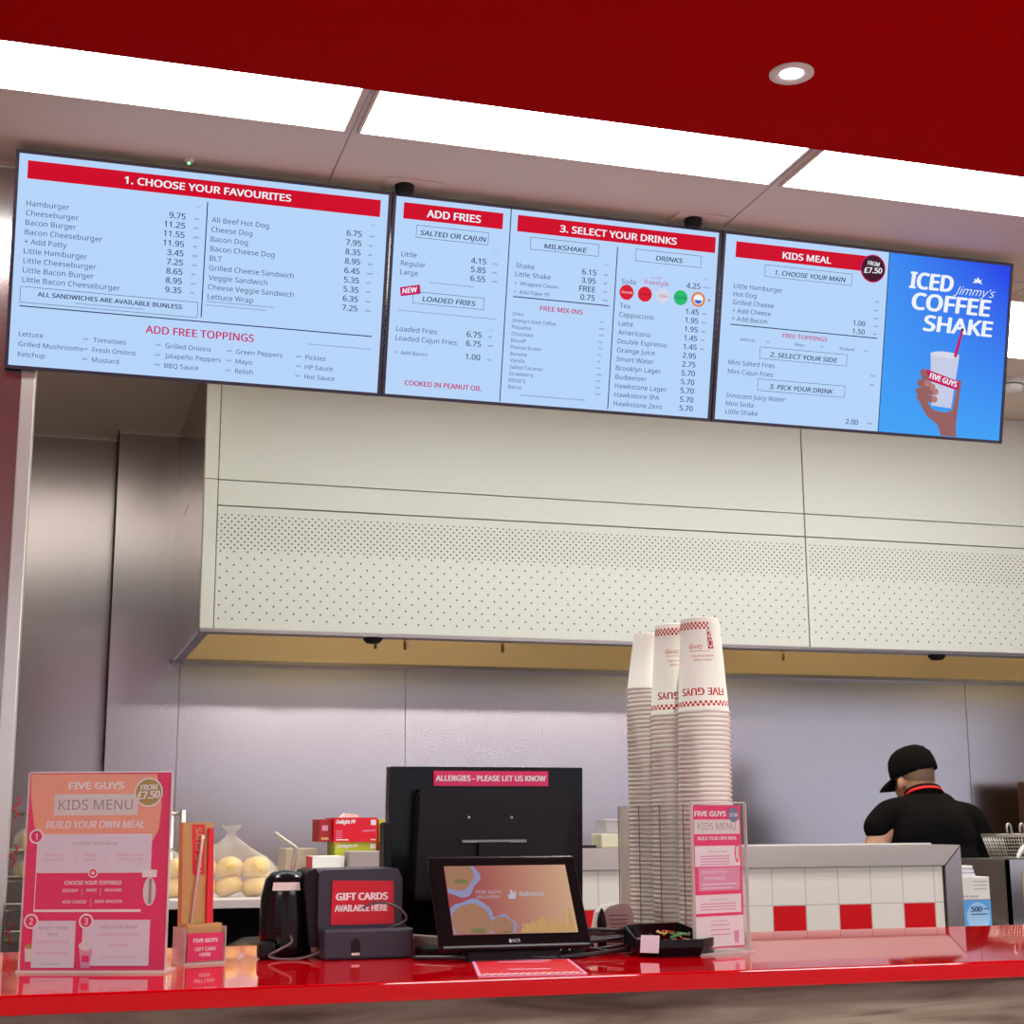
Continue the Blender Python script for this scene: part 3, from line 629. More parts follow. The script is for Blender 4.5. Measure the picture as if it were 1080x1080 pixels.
# --- round scanner
t = thing('barcode_scanner', 'rounded black countertop scanner with white sticker', 'scanner', (.437, 2.83, CT))
s = MB(); prof = [(.040, 0), (.046, .008), (.047, .06), (.045, .105), (.038, .135), (.026, .148), (.0001, .152)]
s.lathe(prof, black_gloss, 36, sx=1.0, sy=.85); s.build('body', t)
s = MB(); s.prism([(-.014, .02), (.014, .02), (.014, .058), (.009, .068), (-.009, .068), (-.014, .058)], -.0435, -.036, black); s.build('cable_port', t)
s = MB(); vs = []
for z, r_ in ((.117, .0430), (.124, .0412), (.131, .0393)):
    for k in range(9):
        a = -PI / 2 - .12 + (k - 4) * .15; vs.append(((r_ + .0012) * math.cos(a), (r_ + .0012) * .85 * math.sin(a), z))
s.add(vs, [(r_ * 9 + k, r_ * 9 + k + 1, r_ * 9 + k + 10, r_ * 9 + k + 9) for r_ in range(2) for k in range(8)], paper_w, True); s.build('white_sticker', t)
MB().tube([(.0, -.037, .045), (.004, -.05, .03), (-.018, -.058, .018), (-.035, -.052, .008), (-.022, -.06, .003), (.02, -.062, .003), (.065, -.058, .02), (.10, -.064, .07), (.15, -.070, .095), (.19, -.068, .085), (.205, -.066, .065), (.175, -.07, .052), (.125, -.072, .038), (.10, -.075, .012), (.115, -.078, .003)], .0024, cable_g, 8, smoothpath=8).build('cable', t)
MB().box(-.052, -.022, -.045, -.01, 0, .03, black).build('foot', t, bevel=.006)
# --- card printer with sticker
t = thing('card_printer', 'dark slate card printer with red gift cards sticker', 'printer', (.472, 2.745, CT))
s = MB().prism([(.02, 0), (.175, 0), (.172, .055), (.163, .062), (.163, .136), (.155, .154), (.018, .152), (.012, .14), (.012, .06)], 0.02, .17, navy, smooth=False); s.build('body', t, bevel=.006, seg=3)
MB().box(.018, .178, -.008, .03, 0, .052, navy).build('base', t, bevel=.005, seg=3)
MB().prism([(0, .02), (.015, .02), (.017, .14), (.008, .155), (-.006, .15), (-.01, .12)], .03, .15, black).build('side_roller', t, bevel=.004)
s = MB().prism([(.034, .058), (.148, .058), (.146, .132), (.036, .134)], .0165, .0195, red_card)
s.text('GIFT CARDS', .043, .1005, .0115, white_p, .092, bold=.06, y=.0158); s.text('AVAILABLE HERE', .041, .081, .0105, white_p, .094, bold=.05, y=.0158)
s.build('red_sticker', t)
MB().prism([(.066, .012), (.082, .012), (.082, .03), (.078, .036), (.070, .036), (.066, .03)], -.0095, -.0075, black).box(.067, .081, -.0105, -.008, .008, .012, paper_w).build('lock_slot', t)

# --- POS terminal
t = thing('till_terminal', 'black till monitor seen from behind with red allergies strip', 'till', (.838, 2.93, CT))
s = MB().prism([(-.196, .020), (.196, .020), (.200, .340), (-.192, .340)], 0, .030, black_gloss); s.build('monitor', t, bevel=.007, seg=3)
s = MB().prism([(-.150, .090), (.145, .090), (.160, .296), (-.140, .296)], -.038, 0, black); s.build('rear_housing', t, bevel=.014, seg=4)
s = MB().box(-.106, .126, -.0065, -.0005, .303, .332, pink_p); s.text('ALLERGIES - PLEASE LET US KNOW', -.102, .313, .010, white_p, .222, bold=.05, y=-.0072); s.build('red_strip', t)
MB().box(-.060, .068, -.046, -.038, .196, .201, steel_dark).box(-.028, .034, -.050, -.038, .165, .197, black).build('bracket', t)
for x in (-.045, .040): MB().lathe([(.003, 0), (.003, .002), (.0001, .002)], wire_m, 10, c=(0, 0, 0)).build('screw', t, loc=(x, -.038, .243), rot=(R(90), 0, 0))
MB().box(-.205, -.190, -.02, .03, .12, .235, black).build('card_swipe', t, bevel=.005)
MB().prism([(-.11, .0), (-.03, .0), (-.038, .17), (-.075, .17)], -.08, .08, black, 'x').build('neck', t, bevel=.005)
MB().box(-.17, .155, -.185, .12, 0, .016, black).build('base', t, bevel=.005)
# customer display
t = thing('customer_display', 'small tilted black customer screen in front of the till', 'screen', (.668, 2.618, CT + .022), (R(-31), 0, 0))
CW, CHh = .274, .180
MB().box(0, CW, 0, .014, 0, CHh, black_gloss).build('housing', t, bevel=.006, seg=3)
def grad_screen():  # tan side imitates warm glare on the glass, put into the emission
    m = bpy.data.materials.new('painted_glare_screen'); m.use_nodes = True; n = NB(m); b = n.b
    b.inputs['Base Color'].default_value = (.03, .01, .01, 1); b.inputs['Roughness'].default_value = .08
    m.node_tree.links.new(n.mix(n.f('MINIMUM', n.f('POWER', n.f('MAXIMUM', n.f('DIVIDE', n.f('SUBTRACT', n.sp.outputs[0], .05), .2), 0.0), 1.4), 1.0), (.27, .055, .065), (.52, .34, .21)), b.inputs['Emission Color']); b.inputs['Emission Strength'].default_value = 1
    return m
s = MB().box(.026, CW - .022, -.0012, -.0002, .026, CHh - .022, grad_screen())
c_bl = mat('dim_screen_lavender', (.02, .02, .03), .1, emit=1, ecol=(.22, .23, .38), noise=0); c_bn = mat('dim_screen_bun', (.02, .02, .02), .1, emit=1, ecol=(.30, .15, .09), noise=0); c_go = mat('dim_screen_chips', (.02, .02, .01), .1, emit=1, ecol=(.46, .28, .11), noise=0)
c_gr = mat('dim_screen_green', (.02, .03, .01), .2, emit=1, ecol=(.14, .13, .05), noise=0)
def blob(u, w_, r, m, y, n=14, amp=.12, clip=(.027, CW - .023, .027, CHh - .023), rw=None):
    s.poly([(min(clip[1], max(clip[0], u + (r * (1 + amp * math.sin(3 * a * 2 + u * 50))) * math.cos(a))), min(clip[3], max(clip[2], w_ + ((rw or r) * (1 + amp * math.cos(5 * a))) * math.sin(a)))) for a in [2 * PI * k / (n * 2) for k in range(n * 2)]], m, y)
for u, w_, r in ((.045, .140, .042), (.062, .046, .046), (.116, .036, .026)):
    blob(u, w_, r, c_bl, -.0016, n=20, amp=.09); blob(u, w_ + .002, r * .78, c_bn, -.002, amp=.04); blob(u + r * .2, w_ - r * .3, r * .3, c_gr, -.0023, amp=.05, rw=r * .1)
for i in range(16):
    u = .150 + i * .0062; h = .012 + .026 * random.random() * (i / 12); s.poly([(u - .003, .027), (u + .004, .027), (u + .004 + random.uniform(-.006, .006), .030 + h), (u - .001 + random.uniform(-.006, .006), .032 + h)], c_go, -.002 - i * .00002)
c_w = mat('dim_screen_white', (.1, .1, .1), .2, emit=.6, ecol=(.55, .55, .7), noise=0)
s.text('FIVE GUYS', .078, .103, .006, c_w, .046, y=-.0016); s.text('DELIVERY', .078, .094, .005, c_w, .042, y=-.0016); s.text('deliveroo', .156, .097, .009, c_w, .046, y=-.0016, bold=.02)
s.poly([(.136, .092), (.148, .092), (.151, .104), (.148, .108), (.146, .101), (.143, .110), (.140, .110), (.140, .101), (.135, .100)], c_w, -.0016)
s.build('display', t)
MB().text('NCR', .130, .010, .006, c_w, bold=.012, y=-.0008).box(.124, .128, -.001, 0, .010, .016, c_w).build('maker_mark', t)
MB().box(.05, .22, .014, .035, -.018, .05, black).build('mount_foot', t, bevel=.004)
st = MB().box(.735, .945, 2.66, 2.73, 0, .030, black); o = st.build('connector_block', bevel=.004, loc=(0, 0, CT)); tag(o, 'flat black connector block with ports under the customer screen', 'connector block')
for i, x in enumerate((.755, .772, .800, .815, .835, .860, .878, .895, .912)):
    MB().box(x, x + (.006 if i == 1 else .003), 2.6585, 2.6605, .012, .018, wire_m).build('port', o)
# white box piece and slip under the display
tag(MB().prism([(0, 0), (.09, 0), (.08, .028), (.012, .034)], 0, .05, mat('greige_plastic', (.42, .36, .32), .4)).build('desk_adapter', loc=(.655, 2.80, CT), bevel=.004), 'pale greige adapter lying behind the left foot of the customer screen', 'adapter')
# cables
tag(MB().tube([(.64, 2.70, .004), (.72, 2.64, .006), (.80, 2.63, .005), (.9, 2.63, .004), (.98, 2.66, .006), (1.03, 2.68, .008)], .004, cable_m, 8, smoothpath=8).build('power_cable', loc=(0, 0, CT)), 'black cable lying along the counter in front of the till base', 'cable')
cb = thing('cable_bundle', 'tangle of looped black cables between customer screen and tray', 'cable', (1.03, 2.80, CT))
for i in range(5):
    rr = .055 + .006 * i; oz = .006 + .007 * i
    pts = [(rr * 1.25 * math.cos(a) + .01 * math.sin(2 * a + i), rr * .75 * math.sin(a) - .02, oz + .008 * math.sin(a + i)) for a in [2 * PI * k / 12 + i for k in range(11)]]
    MB().tube(pts, .0034, cable_m, 8, smoothpath=5).build('cable_loop', cb)
MB().tube([(-.07, -.09, .012), (-.03, -.12, .006), (.03, -.12, .012), (.06, -.09, .03), (.03, -.05, .03)], .0032, cable_m, 8, smoothpath=6).build('cable_loop', cb)
MB().box(.0, .028, -.085, -.07, .02, .03, paper_w).build('white_tag', cb, rot=(0, 0, .3)); MB().box(.022, .045, -.095, -.08, .016, .026, pink_l).build('pink_tag', cb)
# receipt printer paper and post
t = thing('receipt_slip', 'curled white till receipt beside a black post', 'receipt', (1.070, 2.93, CT))
ps = [(0, .0), (.0, .028), (.006, .058), (.02, .071), (.045, .076), (.064, .072), (.070, .058), (.072, .02), (.074, .0)]
s = MB(); vs = [(x, y, z) for y in (0, .05) for x, z in ps]; n_ = len(ps); s.add(vs, [(i, i + 1, i + 1 + n_, i + n_) for i in range(n_ - 1)] + [tuple(range(n_))], paper_w, False)
for i in range(5): s.rect(.018 + .002 * i, .058, .052 - i * .008, .0545 - i * .008, grey_p, y=-.0005)
s.build('paper', t)
tag(MB().lathe([(.009, 0), (.009, .045), (.006, .058), (.002, .070), (.0001, .071)], black, 16, cap=True).build('stylus_post', loc=(1.052, 2.87, CT)), 'small black post beside the right end of the customer screen', 'post')
# tray
t = thing('trinket_tray', 'black angular tray of coloured pins with white label', 'tray', (1.035, 2.575, CT), (0, 0, .22))
o8 = [(0, .05), (.02, .012), (.105, -.008), (.165, .03), (.175, .07), (.15, .13), (.05, .135), (.015, .11)]
s = MB(); n_ = len(o8); cx, cy = .09, .06
def sc(p, k, z): return (cx + (p[0] - cx) * k, cy + (p[1] - cy) * k, z)
rings = [[sc(p, .86, 0) for p in o8], [sc(p, 1.0, .016) for p in o8], [sc(p, 1.0, .030 + (.020 if i in (5, 6, 7) else 0)) for i, p in enumerate(o8)], [sc(p, .95, .030 + (.020 if i in (5, 6, 7) else 0)) for i, p in enumerate(o8)], [sc(p, .82, .012) for p in o8]]
vs = [v for r_ in rings for v in r_]; fs = [(i * n_ + k, i * n_ + (k + 1) % n_, (i + 1) * n_ + (k + 1) % n_, (i + 1) * n_ + k) for i in range(4) for k in range(n_)] + [tuple(range(n_ - 1, -1, -1)), tuple(range(4 * n_, 5 * n_))]
s.add(vs, fs, black_gloss); s.build('tray_body', t)
MB().box(-.006, .028, -.004, -.001, .004, .034, lav_p).build('white_label', t, loc=(.004, .030, .004), rot=(R(-12), 0, -1.0))
pc = MB(); pcm = [mat('pin_yellow', (.7, .5, .03), .4), mat('pin_green', (.05, .3, .08), .4), mat('pin_red', (.6, .04, .04), .4), kraft]
pins = thing('loose_pins', 'heap of tiny coloured pins lying in the black tray', 'pins', (1.035, 2.575, CT + .012), (0, 0, .22))
for i in range(26):
    a = random.uniform(0, PI); x, y = random.uniform(.06, .14), random.uniform(.035, .085); dx, dy = math.cos(a) * .010, math.sin(a) * .010; z = .003 + random.uniform(0, .022)
    pc.tube([(x - dx, y - dy, z), (x + dx, y + dy, z + .003)], .0018, pcm[i % 4], 6)
pp = pc.build('pin_heap', pins); pp['kind'] = 'stuff'
# laminated sheet
t = thing('counter_mat', 'flat red laminated leaflet with chequered border on the counter', 'leaflet', (.664, 2.366, CT))
s = MB(); q = [(0, -.0), (.174, -.012), (.233, .250), (.073, .307)]
def Q(a, b): # bilinear
    return tuple((1 - a) * (1 - b) * q[0][i] + a * (1 - b) * q[1][i] + a * b * q[2][i] + (1 - a) * b * q[3][i] for i in (0, 1))
def qr(a0, a1, b0, b1, z, m): s.add([(*Q(a0, b0), z), (*Q(a1, b0), z), (*Q(a1, b1), z), (*Q(a0, b1), z)], [(0, 1, 2, 3)], m)
vs = [(*p, z) for z in (0, .0012) for p in q]; s.add(vs, [(3, 2, 1, 0), (4, 5, 6, 7), (0, 1, 5, 4), (1, 2, 6, 5), (2, 3, 7, 6), (3, 0, 4, 7)], pink_l)
qr(.03, .97, .03, .97, .0014, red_card)
for i in range(14):
    for b0 in (.04, .08): 
        if True: qr(.04 + i * .066 + (.033 if b0 > .05 else 0), .073 + i * .066 + (.033 if b0 > .05 else 0) - (.0 if i < 13 or b0 < .05 else .02), b0, b0 + .04, .0016, white_p)
for a0, a1, b0 in ((.2, .8, .88), (.25, .75, .76), (.3, .7, .3)): qr(a0, a1, b0, b0 + .05, .0016, pink_l)
qr(.0, .03, 0, 1, .0016, pink_l)
s.build('leaflet_sheet', t)

# ------------------------------------------------------------------ cups
CP, CH_, CR0, CR1 = .00885, .186, .0505, .0375
def cup_mesh(printed, CH_=.186, CR1=.0375):
    s = MB()
    prof = [(CR0 - .002, .0), (CR0 + .0012, -.0012), (CR0 + .0026, .0012), (CR0 + .0018, .0040), (CR0 - .0004, .0048)]
    prof += [(CR1, CH_), (CR1 - .001, CH_ + .001), (CR1 - .0015, CH_ - .006), (.0001, CH_ - .006)]
    s.lathe(prof, cup_w, 32)
    s.lathe([(CR1 - .0021, CH_ - .0062), (CR0 - .0021, .0)], cup_w, 32)
    if printed:
        def cone(p):   # (arc from centre, unused, height) -> on the cone, facing -y
            r = CR0 + (CR1 - CR0) * p[2] / CH_ + .0004; a = -PI / 2 + p[0] / .044
            return (r * math.cos(a), r * math.sin(a), p[2])
        rows = ((.0125, .0050, .0), (.0175, .0050, .5), (.163, .0048, 0), (.1678, .0048, .5), (.1726, .0048, 0))
        for z0, h, off in rows:
            n_ = 30
            for k in range(n_):
                a0 = 2 * PI * (k + off) / n_; a1 = a0 + PI / n_; vs = []
                for z in (z0, z0 + h):
                    r = CR0 + (CR1 - CR0) * z / CH_ + .0004
                    for a in (a0, (a0 + a1) / 2, a1): vs.append((r * math.cos(a), r * math.sin(a), z))
                s.add(vs, [(0, 1, 4, 3), (1, 2, 5, 4)], cup_red)
        # writing is upside down because the cup stands on its rim
        s.text('FIVE GUYS', -.002, .047, .0135, cup_red, .084, al='c', bold=.03, rot=PI, fn=cone)
        s.text('FIVE GUYS', .132, .047, .0135, cup_red, .084, al='c', bold=.05, rot=PI, fn=cone)
        s.text('family', -.012, .132, .009, cup_red, .030, al='c', sl=.4, rot=PI, fn=cone)
        s.text('BURGERS & FRIES', .0, .112, .004, cup_red, .046, al='c', rot=PI, fn=cone)
        s.text('FRESHLY MADE', .0, .104, .004, cup_red, .036, al='c', rot=PI, fn=cone)
        vs = [cone((u, 0, z)) for z in (.124, .162) for u in (.013, .019, .025)]
        s.add(vs, [(i, i + 1, i + 4, i + 3) for i in range(2)], cup_red)
        def cone2(p): q = cone(p); return (q[0] * 1.012, q[1] * 1.012, q[2])
        s.text('NO', .0145, .160, .0085, cup_w, .033, al='l', bold=.05, rot=-PI / 2, fn=cone2)
        for u0 in (.0,):
            vs = [cone((u, 0, z)) for z in (.1195, .1203) for u in (-.026, -.013, 0, .013, .026)]
            s.add(vs, [(i, i + 1, i + 6, i + 5) for i in range(4)], cup_red)
    return s
plain = cup_mesh(False).build('paper_cup'); printed = cup_mesh(True).build('paper_cup')
short = cup_mesh(False, .118, .0345).build('paper_cup')
HZ = CT + .006
stacks = ((1.240, 2.800, 1.544, 'nearest'), (1.231, 2.905, 1.544, 'middle'), (1.222, 3.010, 1.600, 'rearmost'))
first = True; firstp = True
for si, (cx, cy, ztop, nm) in enumerate(stacks):
    n_ = int(round((ztop - HZ) / CP)); lean = (-.006, .0)
    for k in range(n_ + 1):
        topc = k == n_
        src = short if si == 2 else (printed if topc else plain)
        if (topc and si == 0) or (k == 0 and si != 1): o = src
        else: o = src.copy(); COL.objects.link(o)
        f = k / n_
        o.location = (cx + .006 * f * (1 if si == 0 else 0) + random.uniform(-.0004, .0004), cy, HZ + k * CP + .0012); o.rotation_euler = (0, 0, 0)
        if topc:
            if si == 0: o.rotation_euler = (0, R(-1.0), -.36)
            elif si == 1: o.rotation_euler = (0, 0, -.20)
            else: o.rotation_euler = (0, 0, 2.0)
            tag(o, ('printed upside down paper cup topping the nearest and tallest stack', 'printed upside down paper cup topping the middle stack', 'short plain white paper cup topping the rearmost, leftmost stack')[si], 'cup', 'cups topping the stacks')
        else:
            tag(o, 'plain white paper cup nested upside down in the %s of the three stacks' % nm, 'cup', 'nested paper cups in the %s stack' % nm)
t = thing('cup_holder', 'clear acrylic cup holder with three lanes on the counter', 'cup holder', (1.17, 2.735, CT))
W_, D_, H_ = .128, .345, .266
MB().box(0, W_, 0, D_, 0, .005, edge_ac).build('base', t)
def sheet(*a):
    return MB().box(*a, acrylic).build('panel', t)
sheet(0, .002, 0, D_, .005, H_); sheet(W_ - .002, W_, 0, D_, .005, H_); sheet(.002, W_ - .002, 0, .002, .005, H_)
MB().box(.002, W_ - .002, D_ - .003, D_, .005, H_, mat('frosted_back_sheet', (.85, .82, .72), .4, alpha=.75, noise=0)).build('back_panel', t)
for y in (0, .116, .226, D_ - .002): MB().box(-.0015, .0, y, y + .0025, .005, H_, mat('grey_edge', (.25, .20, .18), .3)).build('lane_edge', t)

# ------------------------------------------------------------------ tiled divider
DY = 4.2
t = thing('tiled_divider', 'low white tiled divider with red squares and steel cap', 'divider', (0, 0, 0))
MB().box(.94, 2.64, DY, DY + .12, 0, 1.202, tile_material()).build('tiled_face', t)
MB().prism([(.94, 1.2025), (2.642, 1.2025), (2.70, 1.262), (.94, 1.262)], DY - .012, DY + .16, mat('satin_steel', (.50, .45, .40), .36, 1, bump=.001, bscale=(2, 8, 8))).build('steel_cap', t, bevel=.002)
MB().prism([(2.645, 0), (2.70, 0), (2.70, 1.258), (2.645, 1.200)], DY - .012, DY + .16, mat('end_trim_steel', (.40, .36, .36), .35, 1)).build('end_trim', t, bevel=.002)  # darker than the cap steel, imitating its different reflection in the colour
MB().box(.94, 2.7, DY + .15, DY + .17, 1.262, 1.266, white_paint).build('rear_lip', t)
# containers behind the divider cap
t = thing('food_container', 'stacked pale yellow and clear tubs on the divider behind the cup holder', 'container', (1.60, DY + .06, 1.262))
MB().box(-.035, .10, 0, .09, 0, .040, mat('pale_yellow_plastic', (.58, .58, .42), .4)).build('tub', t, bevel=.004)
MB().box(-.02, .09, .005, .08, .040, .078, bag_m).build('clear_tub', t, bevel=.003)
MB().box(-.025, .095, 0, .085, .078, .082, white_pl).build('lid', t)
tag(MB().box(0, .055, 0, .06, 0, .008, black).build('black_pad', loc=(1.49, DY + .05, 1.262)), 'small flat black pad on the divider beside the till', 'pad')

# ------------------------------------------------------------------ bun shelf at the left
t = thing('bun_shelf', 'low steel shelf with dark open front left of the tiled divider', 'shelf', (.0, 3.98, 0))
MB().box(-.02, .935, 0, .55, 1.128, 1.150, mat('pale_worktop', (.62, .57, .55), .3)).build('worktop', t, bevel=.002)
MB().box(-.02, .935, .50, .53, 0, 1.1275, black).build('back_panel', t)
MB().box(-.02, .0, 0, .5, 0, 1.1275, steel_dark).box(.915, .935, 0, .5, 0, 1.1275, steel_dark).build('side_panel', t)
MB().box(0, .915, .02, .5, .965, .980, steel_dark).build('lower_shelf', t)
bun_m = bun_material()
def bun_bag(loc, nx, ny, nz_, label, sx=1, knot=True):
    t = thing('bun_bag', label, 'bag of buns', loc)
    g = 0.060 * sx
    k = 0
    for iz in range(nz_):
        for iy in range(ny):
            for ix in range(nx):
                c = ((ix - (nx - 1) / 2) * g * 1.16 + random.uniform(-.005, .005), (iy - (ny - 1) / 2) * g, .026 * sx + iz * .046 * sx + random.uniform(0, .004))
                q = 1.22 * sx
                MB().lathe([(.0001, -.018 * q), (.022 * q, -.018 * q), (.030 * q, -.009 * q), (.0305 * q, -.002 * q), (.027 * q, .010 * q), (.016 * q, .019 * q), (.0001, .022 * q)], bun_m, 20).build('bun', t, loc=c, rot=(random.uniform(-.35, .35), random.uniform(-.35, .35), 0))
    W, D, H = nx * g * .58 + .010, ny * g / 2 + .006, nz_ * .044 * sx + .010
    prof = [(1.02, .001), (1.06, .3), (1.03, .75), (.8, 1.0), (.45, 1.25)] + ([(.12, 1.55), (.08, 1.65), (.22, 1.85)] if knot else [(.2, 1.3)])
    s = MB(); n_ = 28; vs = []
    for r_, z in prof:
        for a in range(n_):
            an = 2 * PI * a / n_; q_ = (abs(math.cos(an)) ** 4 + abs(math.sin(an)) ** 4) ** -.25; wob = 1 + .05 * math.sin(an * 7 + z * 5)
            vs.append((W * r_ * q_ * wob * math.cos(an), D * r_ * q_ * wob * math.sin(an), H * z))
    fs = [(i * n_ + a, i * n_ + (a + 1) % n_, (i + 1) * n_ + (a + 1) % n_, (i + 1) * n_ + a) for i in range(len(prof) - 1) for a in range(n_)]
    s.add(vs, fs, bag_m, True); s.build('clear_bag', t)
bun_bag((.49, 4.12, 1.150), 3, 1, 2, 'knotted clear bag of yellow buns left of the round scanner')
bun_bag((.285, 4.14, 1.150), 3, 1, 2, 'clear bag of yellow buns between the kids menu and card stand', knot=False)
bun_bag((.61, 4.34, 1.150), 1, 1, 1, 'small clear bag of buns tucked behind the round scanner')
bun_bag((.56, 4.12, .980), 2, 1, 1, 'clear bag of buns on the dark lower shelf', knot=False)

# boxes on the shelf
def boxx(name, label, cat, x0, x1, y0, y1, z0, z1, m, rz=0, deco=None, mside=None):
    t = thing(name, label, cat, (x0, y0, z0), (0, 0, rz))
    s = MB().box(0, x1 - x0, 0, y1 - y0, 0, z1 - z0, m)
    if mside: s.box(-.0004, .0, .0, y1 - y0, 0, z1 - z0, mside)
    if deco: deco(s, x1 - x0, z1 - z0)
    s.build('carton', t, bevel=.001); return t
beige = mat('beige_card', (.55, .47, .36), .7)
boxx('cardboard_box', 'plain beige cardboard box behind the bent handle', 'box', .655, .742, 4.26, 4.40, 1.150, 1.268, beige)
boxx('white_carton', 'bright white carton between the beige box and printer', 'box', .700, .785, 4.10, 4.2, 1.150, 1.250, mat('bright_white_card', (.9, .93, .86), .5), mside=red_card)
def dred(s, W, H):
    s.text('Delight PF', .006, H - .016, .010, white_p, .052, bold=.05, sl=.15); s.rect(W - .018, W - .004, H - .020, H - .006, white_p)
    for i in range(4): s.rect(.006, .022, .010 + i * .006, .012 + i * .006, pink_l)
    for i in range(6): s.rect(W - .040 + i * .006, W - .036 + i * .006, .026 + i * .0004, .031 + i * .0004, pink_l)
    s.rect(.006, .04, .004, .007, white_p); s.rect(W - .018, W - .004, .004, .007, white_p)
def dgrn(s, W, H):
    s.text('Delight PF', .006, H - .014, .008, white_p, .055, bold=.04, sl=.15); s.rect(W - .018, W - .004, H - .018, H - .005, white_p)
boxx('glove_box', 'lime green glove carton under the red ones behind the printer', 'box', .779, .893, 4.205, 4.33, 1.150, 1.285, green_p, deco=dgrn)
boxx('glove_box', 'red glove carton lying on the lime green one', 'box', .774, .893, 4.2, 4.33, 1.2855, 1.350, red_p, deco=dred)
boxx('glove_box', 'shorter red glove carton jutting out at the left end of the stack', 'box', .737, .773, 4.22, 4.33, 1.2855, 1.346, mat('deep_red_card', (.40, .02, .02), .5), deco=lambda s, W, H: (s.rect(.008, .024, .030, .044, pink_l), s.rect(.006, .026, .006, .012, kraft)))
boxx('glove_box', 'upright yellow green carton beside the till edge', 'box', .900, .934, 4.21, 4.33, 1.150, 1.345, green_p)
boxx('glove_box', 'small red and white carton peeping out beside the till', 'box', .896, .930, 4.16, 4.205, 1.150, 1.286, red_card, deco=lambda s, W, H: s.disc(.012, H - .018, .008, white_p))
boxx('grey_carton', 'flat grey carton in front of the lime green carton', 'box', .792, .930, 4.06, 4.15, 1.150, 1.262, mat('grey_card', (.40, .35, .34), .6))
tag(MB().prism([(0, 0), (.05, 0), (.045, .008), (.012, .012)], 0, .05, paper_w).build('folded_paper', loc=(.80, 4.23, 1.3505)), 'folded white paper lying on top of the red glove carton', 'paper')
# bent metal handle in a cup-shaped pot
t = thing('utensil_pot', 'steel utensil pot with a bent tubular handle sticking out', 'utensil', (.655, 4.17, 1.150))
MB().lathe([(.0001, .0), (.026, 0), (.028, .062), (.026, .062), (.024, .003), (.0001, .003)], steel, 24).build('pot', t)
MB().tube([(.0, .0, .010), (.004, 0, .068), (.012, 0, .112), (.008, 0, .124), (-.02, .0, .142), (-.045, 0, .160)], .0062, mat('pale_tube', (.5, .44, .38), .3, .5), 10, smoothpath=4).build('bent_handle', t)
# wire rack at far left
t = thing('wire_rack', 'tall wire bread rack behind the large kids menu stand', 'rack', (-.09, 4.62, 0))
for x in (0, .5):
    for y in (0, .4): MB().tube([(x, y, 0), (x, y, 1.375)], .009, wire_m, 10).build('post', t)
for z in (.3, .62, .86, .94, 1.02, 1.10, 1.18, 1.26, 1.365):
    s = MB(); s.tube([(0, 0, z), (.5, 0, z), (.5, .4, z), (0, .4, z)], .004, wire_m, 6, closed=True)
    for k in range(1, 10): s.tube([(0, .04 * k, z), (.5, .04 * k, z)], .002, wire_m, 5)
    s.build('wire_shelf', t)
bun_bag((.02, 4.72, 1.268), 2, 1, 1, 'clear bag of buns on the top level of the wire rack', .9, knot=False)
bun_bag((.02, 4.72, 1.188), 2, 1, 1, 'clear bag of buns on the second level of the wire rack', .9, knot=False)
for z, l in ((1.37, 'red wire clip on the top of the bread rack'), (1.24, 'red wire clip halfway down the bread rack'), (1.03, 'red wire clip near the foot of the bread rack')):
    tag(MB().tube([(0, 0, -.02), (.006, 0, .0), (-.008, -.004, .012), (.008, -.002, .022), (.012, 0, .034), (.002, 0, .040)], .0022, red_card, 8, smoothpath=4).build('red_clip', loc=(-.055, 4.605, z)), l, 'clip')

# ------------------------------------------------------------------ right side station
t = thing('prep_table', 'steel work table right of the tiled divider', 'table', (2.88, 4.5, 0))
MB().box(0, 1.6, 0, .8, .93, .96, steel).build('table_top', t, bevel=.002)
for x in (.02, 1.54):
    for y in (.02, .74): MB().box(x, x + .04, y, y + .04, 0, .93, steel).build('leg', t)
def dbox(s, W, H):
    s.rect(0, W, 0, .115, blue_p, -.0008); s.disc(.072, .06, .044, mat('pale_blue_print', (.35, .60, .85), .4), -.0011, rw=.048)
    s.rect(0, W, .115, .118, grey_p, -.001)
    s.text('500', .045, .078, .016, navy_p, .040, bold=.05, sl=.15, y=-.0016); s.rect(.092, .112, .085, .088, navy_p, -.0016); s.rect(.045, .108, .068, .071, navy_p, -.0016)
    for i in range(5): s.rect(.02 + i * .012, .027 + i * .012, .124, .130, grey_p, -.001)
    for i in range(3): s.rect(.06, .11, .150 + i * .012, .152 + i * .012, grey_p, -.001)
boxx('napkin_carton', 'white and blue carton marked 500 right of the divider', 'box', 2.946, 3.068, 4.6, 4.69, .96, 1.150, paper_w, deco=dbox)
for k, (z, l) in enumerate(((1.1505, 'lower white folded pad on the 500 carton'), (1.163, 'middle white folded pad on the 500 carton'), (1.1755, 'uppermost white folded pad on the 500 carton'))):
    tag(MB().box(0, .085 - .008 * k, 0, .08, 0, .0115, (white_p, lav_p, paper_w)[k]).build('folded_pad', loc=(2.935 + .004 * k, 4.605, z), bevel=.002), l, 'napkins', 'folded pads on the carton')
t = thing('fry_station', 'steel fry holding box behind the 500 carton', 'fry station', (3.25, 4.76, .96))
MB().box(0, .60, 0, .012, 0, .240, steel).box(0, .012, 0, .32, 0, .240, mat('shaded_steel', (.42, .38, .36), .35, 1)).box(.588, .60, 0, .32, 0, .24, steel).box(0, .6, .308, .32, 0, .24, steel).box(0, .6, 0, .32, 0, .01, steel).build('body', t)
MB().box(.06, .16, -.003, .0, .03, .20, mat('yellowed_steel', (.6, .5, .25), .4, .6)).build('guide_plate', t)
t = thing('fry_basket', 'wire fry basket with two hook loops in the steel fry box', 'fry basket', (3.315, 4.86, 1.115))
